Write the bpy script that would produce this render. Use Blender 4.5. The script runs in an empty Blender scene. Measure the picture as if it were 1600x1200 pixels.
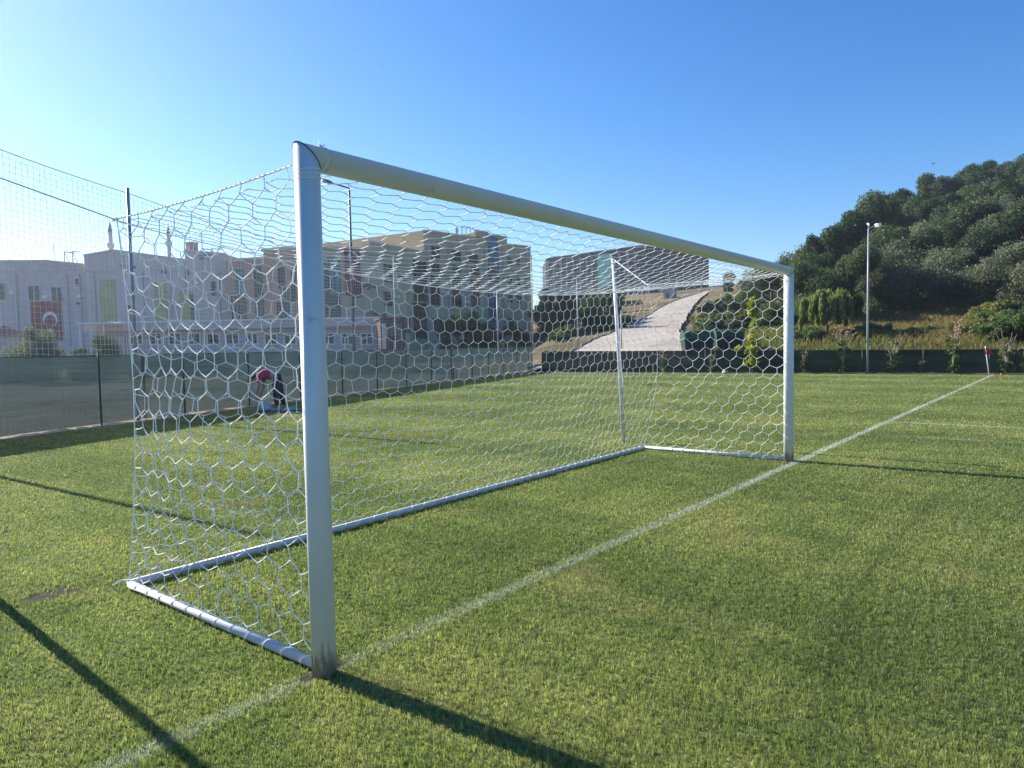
import bpy, math, random
import numpy as np
from mathutils import Vector
rad = math.radians
random.seed(7)
SC = bpy.context.scene
COL = SC.collection

# ------------------------------------------------------------------ camera (surveyed from the goal's known size)
CX, CY, CZ = -2.0624, -2.8261, 1.5868
YAW, PITCH, ROLL, F = 0.9052, -0.0531, -0.0195, 1095.84     # F in pixels of a 1600 x 1200 frame
cy_, sy_ = math.cos(YAW), math.sin(YAW)
cp_, sp_ = math.cos(PITCH), math.sin(PITCH)
fwd = Vector((sy_*cp_, cy_*cp_, sp_))
rt0 = Vector((cy_, -sy_, 0)); up0 = rt0.cross(fwd)
rt = rt0*math.cos(ROLL) + up0*math.sin(ROLL)
up = -rt0*math.sin(ROLL) + up0*math.cos(ROLL)
CAM = Vector((CX, CY, CZ))
FH = Vector((sy_, cy_, 0))
def ray(u, v): return rt*((u-800)/F) + up*((600-v)/F) + fwd
def at(u, v, d):
    r = ray(u, v); return CAM + r*(d/r.dot(FH))
def ground(u, v, z=0.0):
    r = ray(u, v); return CAM + r*((z-CZ)/r.z)
def zat(u, v, d): return at(u, v, d).z
def xy(u, d, v=545):
    p = at(u, v, d); return (p.x, p.y)

# ------------------------------------------------------------------ helpers
def tag(o, label=None, cat=None, group=None, kind=None):
    if label: o['label'] = label
    if cat: o['category'] = cat
    if group: o['group'] = group
    if kind: o['kind'] = kind
    return o
def empty(name, loc, label, cat, group=None, rz=0):
    o = bpy.data.objects.new(name, None); COL.objects.link(o)
    o.location = loc; o.rotation_euler = (0, 0, rz); o.empty_display_size = .2
    return tag(o, label, cat, group)
def link(name, me, mat, parent=None, world=False):
    o = bpy.data.objects.new(name, me); COL.objects.link(o)
    if mat is not None:
        for m in (mat if isinstance(mat, (list, tuple)) else [mat]): me.materials.append(m)
    if parent is not None:
        o.parent = parent
        if world:      # the mesh is written in world coordinates: shift it into the parent's frame
            L = Vector(parent.location)
            a = -parent.rotation_euler.z; c, s = math.cos(a), math.sin(a)
            n = len(me.vertices); co = np.empty(n*3, np.float32); me.vertices.foreach_get('co', co)
            co = co.reshape(-1, 3) - np.array(L, np.float32)
            co = np.stack([co[:, 0]*c-co[:, 1]*s, co[:, 0]*s+co[:, 1]*c, co[:, 2]], 1)
            me.vertices.foreach_set('co', co.ravel()); me.update()
    return o
def copy_tree(o, parent=None):
    c = o.copy(); COL.objects.link(c)
    if parent is not None: c.parent = parent
    for ch in list(o.children): copy_tree(ch, c)
    return c

class MB:
    def __init__(s): s.v = []; s.f = []
    def add(s, vs, fs):
        b = len(s.v); s.v += [tuple(p) for p in vs]; s.f += [tuple(b+i for i in q) for q in fs]; return s
    def box(s, x0, y0, z0, x1, y1, z1):
        return s.add([(x0,y0,z0),(x1,y0,z0),(x1,y1,z0),(x0,y1,z0),(x0,y0,z1),(x1,y0,z1),(x1,y1,z1),(x0,y1,z1)],
              [(3,2,1,0),(4,5,6,7),(0,1,5,4),(1,2,6,5),(2,3,7,6),(3,0,4,7)])
    def prism(s, poly, z0, z1):
        n = len(poly); z1s = z1 if isinstance(z1, (list, tuple)) else [z1]*n
        a = sum(poly[i][0]*poly[(i+1)%n][1]-poly[(i+1)%n][0]*poly[i][1] for i in range(n))
        if a < 0: poly = poly[::-1]; z1s = list(z1s)[::-1]
        vs = [(p[0],p[1],z0) for p in poly]+[(p[0],p[1],z) for p, z in zip(poly, z1s)]
        return s.add(vs, [tuple(range(n-1,-1,-1)), tuple(range(n,2*n))]+[(i,(i+1)%n,n+(i+1)%n,n+i) for i in range(n)])
    def tube(s, pts, r, n=8, cap=True):
        pts = [Vector(p) for p in pts]; m = len(pts)
        rs = r if isinstance(r, (list, tuple)) else [r]*m
        vs = []; ref = None
        for i, p in enumerate(pts):
            t = (pts[min(i+1,m-1)]-pts[max(i-1,0)]).normalized()
            if ref is None: ref = Vector((0,0,1)) if abs(t.z) < .9 else Vector((1,0,0))
            a = t.cross(ref).normalized(); b = a.cross(t).normalized()
            ref = b
            for k in range(n):
                w = 2*math.pi*k/n
                vs.append(p + (a*math.cos(w)+b*math.sin(w))*rs[i])
        fs = [(i*n+k, i*n+(k+1)%n, (i+1)*n+(k+1)%n, (i+1)*n+k) for i in range(m-1) for k in range(n)]
        if cap: fs += [tuple(range(n-1,-1,-1)), tuple(range((m-1)*n, m*n))]
        return s.add(vs, fs)
    def ball(s, c, rx, ry, rz, n=10, m=7):
        vs = []
        for i in range(m+1):
            t = math.pi*i/m
            for k in range(n):
                w = 2*math.pi*k/n
                vs.append((c[0]+rx*math.sin(t)*math.cos(w), c[1]+ry*math.sin(t)*math.sin(w), c[2]+rz*math.cos(t)))
        return s.add(vs, [(i*n+k,(i+1)*n+k,(i+1)*n+(k+1)%n,i*n+(k+1)%n) for i in range(m) for k in range(n)])
    def mesh(s, name, smooth=False):
        me = bpy.data.meshes.new(name); me.from_pydata(s.v, [], s.f); me.update()
        if smooth: me.polygons.foreach_set('use_smooth', [True]*len(me.polygons))
        return me
    def build(s, name, mat, parent=None, smooth=False, world=False):
        return link(name, s.mesh(name, smooth), mat, parent, world)
def bevel(o, w=.01, seg=2):
    m = o.modifiers.new('bevel', 'BEVEL'); m.width = w; m.segments = seg; m.limit_method = 'ANGLE'; m.angle_limit = rad(40)
    return o

# ------------------------------------------------------------------ materials
def mat(name):
    m = bpy.data.materials.new(name); m.use_nodes = True
    nt = m.node_tree; bs = nt.nodes['Principled BSDF']; return m, nt, bs
def noise(nt, scale, detail=4, vec=None, rough=.55):
    n = nt.nodes.new('ShaderNodeTexNoise'); n.inputs['Scale'].default_value = scale
    n.inputs['Detail'].default_value = detail; n.inputs['Roughness'].default_value = rough
    if vec is not None: nt.links.new(vec, n.inputs['Vector'])
    return n
def ramp(nt, fac, stops):
    r = nt.nodes.new('ShaderNodeValToRGB'); e = r.color_ramp.elements
    while len(e) < len(stops): e.new(.5)
    for k, (p, c) in enumerate(stops):
        e[k].position = p; e[k].color = (*c, 1) if len(c) == 3 else c
    nt.links.new(fac, r.inputs[0]); return r
def math_(nt, op, a, b=None, c=None, clamp=False):
    n = nt.nodes.new('ShaderNodeMath'); n.operation = op; n.use_clamp = clamp
    for i, q in enumerate((a, b, c)):
        if q is None: continue
        if isinstance(q, (int, float)): n.inputs[i].default_value = q
        else: nt.links.new(q, n.inputs[i])
    return n.outputs[0]
def mix(nt, fac, a, b, mode='MIX'):
    n = nt.nodes.new('ShaderNodeMix'); n.data_type = 'RGBA'; n.blend_type = mode
    for i, q in ((0, fac), (6, a), (7, b)):
        if isinstance(q, (int, float)): n.inputs[i].default_value = q
        elif isinstance(q, (tuple, list)): n.inputs[i].default_value = (*q, 1)
        else: nt.links.new(q, n.inputs[i])
    return n.outputs[2]
def wpos(nt):
    return nt.nodes.new('ShaderNodeNewGeometry').outputs['Position']
def plain(name, c, rough=.6, var=.12, scale=2.0, metal=0, bump=0, spec=.4, fine=None):
    m, nt, bs = mat(name)
    n = noise(nt, scale, 6, wpos(nt))
    k0 = tuple(max(0, x*(1-var)) for x in c); k1 = tuple(min(1, x*(1+var)) for x in c)
    nt.links.new(ramp(nt, n.outputs[0], [(.3, k0), (.7, k1)]).outputs[0], bs.inputs['Base Color'])
    bs.inputs['Roughness'].default_value = rough; bs.inputs['Metallic'].default_value = metal
    bs.inputs['Specular IOR Level'].default_value = spec
    if bump:
        b = nt.nodes.new('ShaderNodeBump'); b.inputs['Strength'].default_value = bump
        n2 = noise(nt, fine or scale*8, 5, wpos(nt)); nt.links.new(n2.outputs[0], b.inputs['Height'])
        nt.links.new(b.outputs[0], bs.inputs['Normal'])
    return m
def wall_mat(name, c, var=.08):
    """painted render: large soft blotches, vertical weather streaks, fine grain"""
    m, nt, bs = mat(name); P = wpos(nt)
    n1 = noise(nt, .25, 5, P)
    mp = nt.nodes.new('ShaderNodeMapping'); mp.inputs['Scale'].default_value = (1.6, 1.6, .12); nt.links.new(P, mp.inputs[0])
    n2 = noise(nt, 1.0, 4, mp.outputs[0])
    f = math_(nt, 'ADD', math_(nt, 'MULTIPLY', n1.outputs[0], .5), math_(nt, 'MULTIPLY', n2.outputs[0], .5))
    k0 = tuple(x*(1-var*1.6) for x in c); k1 = tuple(min(1, x*(1+var)) for x in c)
    nt.links.new(ramp(nt, f, [(.35, k0), (.62, k1)]).outputs[0], bs.inputs['Base Color'])
    bs.inputs['Roughness'].default_value = .85; bs.inputs['Specular IOR Level'].default_value = .2
    return m

def turf_color(nt, rnd=None):
    """albedo of the mown pitch from world position: worn patches, mower streaks, whitewash of the goal line"""
    P = wpos(nt)
    sep = nt.nodes.new('ShaderNodeSeparateXYZ'); nt.links.new(P, sep.inputs[0]); X, Y = sep.outputs[0], sep.outputs[1]
    flat = nt.nodes.new('ShaderNodeCombineXYZ'); nt.links.new(X, flat.inputs[0]); nt.links.new(Y, flat.inputs[1])
    big = noise(nt, .45, 5, flat.outputs[0]); med = noise(nt, 2.2, 5, flat.outputs[0])
    mp = nt.nodes.new('ShaderNodeMapping'); mp.inputs['Scale'].default_value = (3.2, .16, 1); nt.links.new(flat.outputs[0], mp.inputs[0])
    streak = noise(nt, 1.0, 4, mp.outputs[0])
    # mower bands run with the goal's depth (along Y), softened
    band = math_(nt, 'SINE', math_(nt, 'ADD', math_(nt, 'MULTIPLY', X, 1.55), math_(nt, 'MULTIPLY', big.outputs[0], 2.2)))
    t = math_(nt, 'ADD', math_(nt, 'MULTIPLY', big.outputs[0], .42), math_(nt, 'MULTIPLY', med.outputs[0], .30))
    t = math_(nt, 'ADD', t, math_(nt, 'MULTIPLY', streak.outputs[0], .28))
    t = math_(nt, 'ADD', t, math_(nt, 'MULTIPLY', band, .052))
    c = ramp(nt, t, [(.33, TG[0]), (.49, TG[1]), (.59, TG[2]), (.74, TG[3])]).outputs[0]
    tuft = noise(nt, 38.0, 3, flat.outputs[0], .7)
    c = mix(nt, 1.0, c, ramp(nt, tuft.outputs[0], [(.36, (.45,.52,.55)), (.5, (.98,1,1)), (.64, (1.65,1.55,1.35))]).outputs[0], 'MULTIPLY')
    # dry, straw coloured spots
    dry = noise(nt, .8, 6, flat.outputs[0], .65)
    df = ramp(nt, dry.outputs[0], [(.54, (0,0,0)), (.70, (1,1,1))]).outputs[0]
    c = mix(nt, math_(nt, 'MULTIPLY', df, .5), c, TG[4])
    if rnd is not None:
        c = mix(nt, 1.0, c, ramp(nt, rnd, [(0, (.62,.66,.6)), (.5, (1,1,1)), (.86, (1.15,1.12,1.0)), (1, (1.6,1.5,1.4))]).outputs[0], 'MULTIPLY')  # random tone per blade; the brightest carry painted highlight specks
    # whitewash: distance to the goal line (through the posts and the corner flag)
    L0 = (0.0, .02); L1 = (32.44, -.51); dx, dy = L1[0]-L0[0], L1[1]-L0[1]; ln = math.hypot(dx, dy)
    wob = noise(nt, 6.0, 3, flat.outputs[0]); wear = noise(nt, 1.3, 4, flat.outputs[0]); wear2 = noise(nt, 30.0, 2, flat.outputs[0])
    D = math_(nt, 'ABSOLUTE', math_(nt, 'ADD', math_(nt, 'MULTIPLY', X, -dy/ln), math_(nt, 'MULTIPLY', math_(nt, 'SUBTRACT', Y, L0[1]), dx/ln)))
    D = math_(nt, 'ADD', D, math_(nt, 'MULTIPLY', math_(nt, 'SUBTRACT', wob.outputs[0], .5), .05))
    m = ramp(nt, D, [(.032, (1,1,1)), (.072, (0,0,0))]).outputs[0]
    far = math_(nt, 'MULTIPLY', math_(nt, 'SUBTRACT', X, 1.0), .16, clamp=True)      # worn away round the near post
    w = math_(nt, 'ADD', math_(nt, 'MULTIPLY', far, .50), math_(nt, 'MULTIPLY', wear.outputs[0], .85))
    w = math_(nt, 'SUBTRACT', w, .17, clamp=True)
    m = math_(nt, 'MULTIPLY', m, math_(nt, 'MULTIPLY', w, 1.0, clamp=True))
    m = math_(nt, 'MULTIPLY', m, 1.0)
    if rnd is not None: m = math_(nt, 'MULTIPLY', m, math_(nt, 'ADD', .40, math_(nt, 'MULTIPLY', rnd, .75)), clamp=True)
    # corner of the goal area and a stray mower mark, both running out from the goal line
    inside = math_(nt, 'LESS_THAN', Y, -.25)
    A = math_(nt, 'ABSOLUTE', math_(nt, 'SUBTRACT', X, 12.97))
    m2 = math_(nt, 'MULTIPLY', math_(nt, 'MULTIPLY', ramp(nt, A, [(.04, (1,1,1)), (.075, (0,0,0))]).outputs[0], inside), math_(nt, 'ADD', .25, math_(nt, 'MULTIPLY', wear.outputs[0], .7)))
    B = math_(nt, 'ABSOLUTE', math_(nt, 'SUBTRACT', X, 10.85))
    m3 = math_(nt, 'MULTIPLY', math_(nt, 'MULTIPLY', ramp(nt, B, [(.02, (1,1,1)), (.07, (0,0,0))]).outputs[0], math_(nt, 'LESS_THAN', Y, -.5)), math_(nt, 'MULTIPLY', ramp(nt, wear.outputs[0], [(.4,(0,0,0)),(.62,(1,1,1))]).outputs[0], .55))
    m = math_(nt, 'MAXIMUM', m, math_(nt, 'MAXIMUM', m2, m3))
    c = mix(nt, m, c, (.62, .62, .57))
    return c, P, X, Y
TG = [(.122,.164,.053), (.188,.234,.074), (.27,.30,.102), (.355,.365,.14), (.40,.35,.155)]
def soil_mask(nt, X, Y):
    out = None; nz_ = noise(nt, 14, 4, wpos(nt))
    for (a, b, rx, ry) in ((-.35, 2.44, .26, .15), (.09, .03, .08, .06), (-.08, .03, .06, .05)):
        ex = math_(nt, 'MULTIPLY', math_(nt, 'SUBTRACT', X, a), 1/rx); ey = math_(nt, 'MULTIPLY', math_(nt, 'SUBTRACT', Y, b), 1/ry)
        r = math_(nt, 'SQRT', math_(nt, 'ADD', math_(nt, 'MULTIPLY', ex, ex), math_(nt, 'MULTIPLY', ey, ey)))
        r = math_(nt, 'ADD', r, math_(nt, 'MULTIPLY', math_(nt, 'SUBTRACT', nz_.outputs[0], .5), 1.1))
        k = ramp(nt, r, [(.55, (1,1,1)), (1.0, (0,0,0))]).outputs[0]
        out = k if out is None else math_(nt, 'MAXIMUM', out, k)
    return out
def turf_sheet_mat():
    m, nt, bs = mat('turf_sheet')
    c, P, X, Y = turf_color(nt)
    fine = noise(nt, 26, 6, P, .7); fine2 = noise(nt, 110, 3, P)
    sp = math_(nt, 'ADD', math_(nt, 'MULTIPLY', fine.outputs[0], .6), math_(nt, 'MULTIPLY', fine2.outputs[0], .4))
    c = mix(nt, 1.0, c, ramp(nt, sp, [(.36, (.5,.52,.48)), (.5, (.95,.95,.95)), (.66, (1.5,1.45,1.35))]).outputs[0], 'MULTIPLY')
    c = mix(nt, 1.0, c, (.56,.56,.60), 'MULTIPLY')      # thatch and soil, plus the blades' self-shading put into the colour
    c = mix(nt, soil_mask(nt, X, Y), c, (.055,.046,.035))
    nt.links.new(c, bs.inputs['Base Color']); bs.inputs['Roughness'].default_value = .9; bs.inputs['Specular IOR Level'].default_value = .1
    b = nt.nodes.new('ShaderNodeBump'); b.inputs['Strength'].default_value = .7; b.inputs['Distance'].default_value = .03
    nt.links.new(sp, b.inputs['Height']); nt.links.new(b.outputs[0], bs.inputs['Normal'])
    return m
def turf_blade_mat():
    m, nt, bs = mat('turf_blades')
    rnd = nt.nodes.new('ShaderNodeNewGeometry').outputs['Random Per Island']
    c, P, X, Y = turf_color(nt, rnd)
    dif = nt.nodes.new('ShaderNodeBsdfDiffuse'); tr = nt.nodes.new('ShaderNodeBsdfTranslucent')
    nt.links.new(c, dif.inputs[0]); nt.links.new(mix(nt, 1.0, c, (1.10,1.2,.95), 'MULTIPLY'), tr.inputs[0])
    gl = nt.nodes.new('ShaderNodeBsdfGlossy'); gl.inputs['Roughness'].default_value = .45; gl.inputs[0].default_value = (.5,.5,.5,1)
    a = nt.nodes.new('ShaderNodeMixShader'); a.inputs[0].default_value = .52
    nt.links.new(dif.outputs[0], a.inputs[1]); nt.links.new(tr.outputs[0], a.inputs[2])
    b = nt.nodes.new('ShaderNodeMixShader'); b.inputs[0].default_value = .05
    nt.links.new(a.outputs[0], b.inputs[1]); nt.links.new(gl.outputs[0], b.inputs[2])
    nt.links.new(b.outputs[0], nt.nodes['Material Output'].inputs[0]); return m
def leaf_mat(name, stops, trans=.38, gloss=.018):
    m, nt, bs = mat(name)
    g = nt.nodes.new('ShaderNodeNewGeometry'); oi = nt.nodes.new('ShaderNodeObjectInfo')
    big = noise(nt, .7, 3, g.outputs['Position'])
    f = math_(nt, 'ADD', math_(nt, 'MULTIPLY', g.outputs['Random Per Island'], .45), math_(nt, 'MULTIPLY', big.outputs[0], .45))
    f = math_(nt, 'ADD', f, math_(nt, 'MULTIPLY', oi.outputs['Random'], .45))
    c = ramp(nt, f, stops).outputs[0]
    dif = nt.nodes.new('ShaderNodeBsdfDiffuse'); tr = nt.nodes.new('ShaderNodeBsdfTranslucent')
    nt.links.new(c, dif.inputs[0]); nt.links.new(mix(nt, 1.0, c, (1.15,1.3,.75), 'MULTIPLY'), tr.inputs[0])
    gl = nt.nodes.new('ShaderNodeBsdfGlossy'); gl.inputs['Roughness'].default_value = .5; gl.inputs[0].default_value = (.6,.6,.6,1)
    a = nt.nodes.new('ShaderNodeMixShader'); a.inputs[0].default_value = trans
    nt.links.new(dif.outputs[0], a.inputs[1]); nt.links.new(tr.outputs[0], a.inputs[2])
    b = nt.nodes.new('ShaderNodeMixShader'); b.inputs[0].default_value = gloss
    nt.links.new(a.outputs[0], b.inputs[1]); nt.links.new(gl.outputs[0], b.inputs[2])
    nt.links.new(b.outputs[0], nt.nodes['Material Output'].inputs[0]); return m
def cloth_mesh_mat(name, c, trans, see):
    """woven shade cloth: diffuse + translucent, with the open weave as see-through"""
    m, nt, bs = mat(name); P = wpos(nt)
    mp = nt.nodes.new('ShaderNodeMapping'); mp.inputs['Scale'].default_value = (.35, .35, 2.6); nt.links.new(P, mp.inputs[0])
    n = noise(nt, 1.0, 5, mp.outputs[0], .6); k = ramp(nt, n.outputs[0], [(.32, tuple(x*.68 for x in c)), (.68, tuple(x*1.32 for x in c))]).outputs[0]
    dif = nt.nodes.new('ShaderNodeBsdfDiffuse'); tr = nt.nodes.new('ShaderNodeBsdfTranslucent'); tp = nt.nodes.new('ShaderNodeBsdfTransparent')
    nt.links.new(k, dif.inputs[0]); nt.links.new(k, tr.inputs[0])
    a = nt.nodes.new('ShaderNodeMixShader'); a.inputs[0].default_value = trans
    nt.links.new(dif.outputs[0], a.inputs[1]); nt.links.new(tr.outputs[0], a.inputs[2])
    b = nt.nodes.new('ShaderNodeMixShader'); b.inputs[0].default_value = see
    nt.links.new(a.outputs[0], b.inputs[1]); nt.links.new(tp.outputs[0], b.inputs[2])
    nt.links.new(b.outputs[0], nt.nodes['Material Output'].inputs[0]); return m
def post_paint_mat():
    m, nt, bs = mat('post_paint'); P = wpos(nt)
    sep = nt.nodes.new('ShaderNodeSeparateXYZ'); nt.links.new(P, sep.inputs[0])
    mp = nt.nodes.new('ShaderNodeMapping'); mp.inputs['Scale'].default_value = (75, 75, 9); nt.links.new(P, mp.inputs[0])
    n = noise(nt, 1.0, 5, mp.outputs[0], .65)
    hgt = math_(nt, 'SUBTRACT', 1.0, math_(nt, 'MULTIPLY', sep.outputs[2], 3.4), clamp=True)
    k = math_(nt, 'ADD', math_(nt, 'MULTIPLY', hgt, .42), math_(nt, 'MULTIPLY', n.outputs[0], .8))
    dirt = math_(nt, 'MULTIPLY', ramp(nt, k, [(.60, (0,0,0)), (.72, (1,1,1))]).outputs[0], math_(nt, 'MULTIPLY', hgt, 1.6, clamp=True))
    n2 = noise(nt, 3, 4, P)
    base = ramp(nt, n2.outputs[0], [(.3, (.69,.72,.735)), (.7, (.75,.775,.785))]).outputs[0]
    sc = noise(nt, 9, 5, P, .7); mp2 = nt.nodes.new('ShaderNodeMapping'); mp2.inputs['Scale'].default_value = (7, 7, 26); nt.links.new(P, mp2.inputs[0]); sc2 = noise(nt, 1.0, 3, mp2.outputs[0])
    scuff = math_(nt, 'MULTIPLY', ramp(nt, sc.outputs[0], [(.60, (0,0,0)), (.68, (1,1,1))]).outputs[0], ramp(nt, sc2.outputs[0], [(.52, (0,0,0)), (.62, (1,1,1))]).outputs[0])
    base = mix(nt, math_(nt, 'MULTIPLY', scuff, .35), base, (.30,.30,.29))
    nt.links.new(mix(nt, math_(nt, 'MULTIPLY', dirt, .75), base, (.14,.12,.085)), bs.inputs['Base Color'])
    bs.inputs['Roughness'].default_value = .38; return m
def asphalt_mat(name, c):
    return plain(name, c, .9, .22, .35, bump=.25, fine=9)
def ground_mat():
    m, nt, bs = mat('open_ground'); P = wpos(nt)
    a = noise(nt, .06, 6, P); b = noise(nt, .7, 6, P, .65)
    f = math_(nt, 'ADD', math_(nt, 'MULTIPLY', a.outputs[0], .6), math_(nt, 'MULTIPLY', b.outputs[0], .4))
    nt.links.new(ramp(nt, f, [(.36, (.065,.065,.028)), (.47, (.115,.092,.045)), (.55, (.19,.145,.075)), (.66, (.26,.19,.115))]).outputs[0], bs.inputs['Base Color'])
    bs.inputs['Roughness'].default_value = .95; bs.inputs['Specular IOR Level'].default_value = .1
    bp = nt.nodes.new('ShaderNodeBump'); bp.inputs['Strength'].default_value = .8; bp.inputs['Distance'].default_value = .3
    nt.links.new(b.outputs[0], bp.inputs['Height']); nt.links.new(bp.outputs[0], bs.inputs['Normal'])
    return m
def glass_mat(name, c, rough=.12):
    m, nt, bs = mat(name)
    n = noise(nt, .6, 3, wpos(nt))
    nt.links.new(ramp(nt, n.outputs[0], [(.3, tuple(x*.7 for x in c)), (.7, tuple(x*1.3 for x in c))]).outputs[0], bs.inputs['Base Color'])
    bs.inputs['Roughness'].default_value = rough; bs.inputs['Specular IOR Level'].default_value = .5; return m

M = dict(
    post=post_paint_mat(), white_metal=plain('white_metal', (.56,.57,.59), .4, .06, 3), cord=plain('net_cord', (.93,.93,.91), .7, .06, 5),
    seam=plain('seam', (.03,.035,.06), .6), rope_backlit=plain('rope', (.5,.5,.5), .7),  # rope: grey holds the backlit tone of a white rope
    turf=turf_sheet_mat(), blade=turf_blade_mat(), ground=ground_mat(), road=asphalt_mat('road_concrete', (.345,.305,.255)),
    kerb=plain('kerb_stone', (.42,.40,.37), .9, .2, 1.5, bump=.3), soil=plain('soil', (.10,.085,.06), .95, .3, 3, bump=.6),
    cloth=cloth_mesh_mat('shade_cloth', (.032,.054,.060), .50, .11), cloth2=cloth_mesh_mat('dense_shade_cloth', (.032,.056,.048), .35, .025), post_dark=plain('dark_post', (.03,.045,.045), .6),
    ballnet=plain('ball_net', (.74,.76,.78), .7), steel=plain('galvanised', (.30,.32,.35), .45, .12, 2, metal=.3), cable=plain('cable', (.12,.13,.15), .6),
    lamp_dark=plain('lamp_dark', (.09,.11,.14), .5), lamp_grey=plain('lamp_grey', (.33,.36,.38), .4, .06, 2), lamp_head=plain('lamp_head', (.8,.8,.8), .4),
    lilac=wall_mat('lilac_white_render', (.52,.48,.49)), lilac2=wall_mat('pale_render', (.57,.52,.52)), beige=wall_mat('beige_render', (.52,.41,.29)),
    tan=wall_mat('tan_render', (.40,.31,.24)), greyrender=wall_mat('olive_beige_render', (.56,.46,.29)), roofedge=plain('coping', (.55,.52,.48), .8),
    dark_tower=wall_mat('dark_cladding', (.026,.034,.058)), tower_light=wall_mat('pale_cladding', (.09,.11,.16)), teal=glass_mat('teal_glass', (.045,.19,.20)), blueglass=glass_mat('blue_glass', (.03,.12,.22)),
    pane=glass_mat('dark_pane', (.022,.035,.045)), frame=plain('window_frame', (.5,.5,.5), .6), yellow=plain('yellow_green_panel', (.40,.43,.20), .6, .15, .8), red=plain('red_fabric', (.22,.035,.055), .8, .15, 1.2),
    white=plain('white_paint', (.78,.78,.78), .6, .05), maroon=wall_mat('maroon_panel', (.10,.04,.048)), frame_dark=plain('dark_frame', (.12,.125,.12), .6), pinkroof=plain('pink_tiles', (.42,.22,.19), .8, .25, 6),
    bin_green=plain('bin_green', (.012,.070,.036), .55), bin_dark=plain('bin_dark', (.010,.030,.028), .6), rubber=plain('rubber', (.02,.02,.02), .8),
    bark=plain('bark', (.12,.085,.06), .95, .3, 4, bump=.6), stem=plain('pale_stem', (.30,.24,.18), .9, .25, 12), minaret=wall_mat('minaret_stone', (.62,.60,.62)), lead=plain('lead_roof', (.10,.12,.16), .5),
    skin=plain('skin', (.42,.25,.18), .6), pink=plain('pink_cotton', (.36,.045,.11), .85), navy=plain('dark_trousers', (.025,.03,.045), .9), sack=plain('white_sack', (.55,.56,.58), .7), hair=plain('dark_hair', (.02,.015,.012), .7), shoe=plain('shoes', (.35,.42,.5), .6), ltblue=plain('pale_blue_shirt', (.35,.5,.66), .85),
    rose=plain('rose_petals', (.62,.30,.27), .8, .3, 20), flagred=plain('flag_red', (.55,.02,.03), .8), tank=plain('water_tank', (.06,.10,.2), .5), orange=plain('orange_plastic', (.6,.12,.03), .5),
    bird=plain('dark_feathers', (.02,.02,.02), .8), grey_wall=wall_mat('grey_wall', (.36,.38,.40)),
    pine=leaf_mat('pine_leaves', [(.25,(.020,.040,.019)), (.6,(.045,.076,.034)), (1,(.105,.142,.062))]),
    olive=leaf_mat('olive_leaves', [(.25,(.070,.086,.058)), (.6,(.132,.148,.100)), (1,(.24,.245,.17))]),
    oak=leaf_mat('oak_leaves', [(.25,(.021,.042,.022)), (.6,(.050,.082,.038)), (1,(.11,.15,.066))]),
    willow=leaf_mat('willow_leaves', [(.2,(.07,.10,.025)), (.55,(.125,.16,.045)), (.9,(.22,.24,.08))], .45),
    sapling=leaf_mat('sapling_leaves', [(.2,(.13,.18,.02)), (.55,(.25,.30,.03)), (.9,(.42,.40,.05))], .5),
    rosebush=leaf_mat('rose_leaves', [(.2,(.04,.075,.025)), (.55,(.08,.13,.04)), (.9,(.15,.19,.07))], .4),
    weed=leaf_mat('weed_leaves', [(.2,(.06,.08,.022)), (.5,(.11,.13,.035)), (.75,(.17,.17,.055)), (.95,(.26,.20,.085))], .4),
    straw=leaf_mat('straw', [(.2,(.12,.10,.04)), (.5,(.22,.155,.075)), (.9,(.34,.23,.12))], .4),
)

# ------------------------------------------------------------------ world, sun
SUN_EL = 30.0; sv = Vector((-.055, 1, 0)).normalized()
sun_dir = Vector((sv.x*math.cos(rad(SUN_EL)), sv.y*math.cos(rad(SUN_EL)), math.sin(rad(SUN_EL))))
w = bpy.data.worlds.new("World"); SC.world = w; w.use_nodes = True
sky = w.node_tree.nodes.new('ShaderNodeTexSky'); sky.sky_type = 'NISHITA'; sky.sun_disc = False
sky.sun_elevation = rad(SUN_EL); sky.sun_rotation = math.atan2(sv.x, sv.y)
sky.air_density = 1.0; sky.dust_density = .2; sky.ozone_density = 4.0
hs_ = w.node_tree.nodes.new('ShaderNodeHueSaturation'); hs_.inputs['Saturation'].default_value = 1.30; hs_.inputs['Hue'].default_value = .507
w.node_tree.links.new(sky.outputs[0], hs_.inputs['Color']); w.node_tree.links.new(hs_.outputs[0], w.node_tree.nodes['Background'].inputs[0])
w.node_tree.nodes['Background'].inputs[1].default_value = .081
sl = bpy.data.lights.new('sun', 'SUN'); sl.energy = 5.0; sl.angle = rad(.53); sl.color = (1, .93, .82)
so = bpy.data.objects.new('sun', sl); COL.objects.link(so); so.rotation_euler = (-sun_dir).to_track_quat('-Z', 'Y').to_euler(); so.location = (0, 30, 30)

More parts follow.
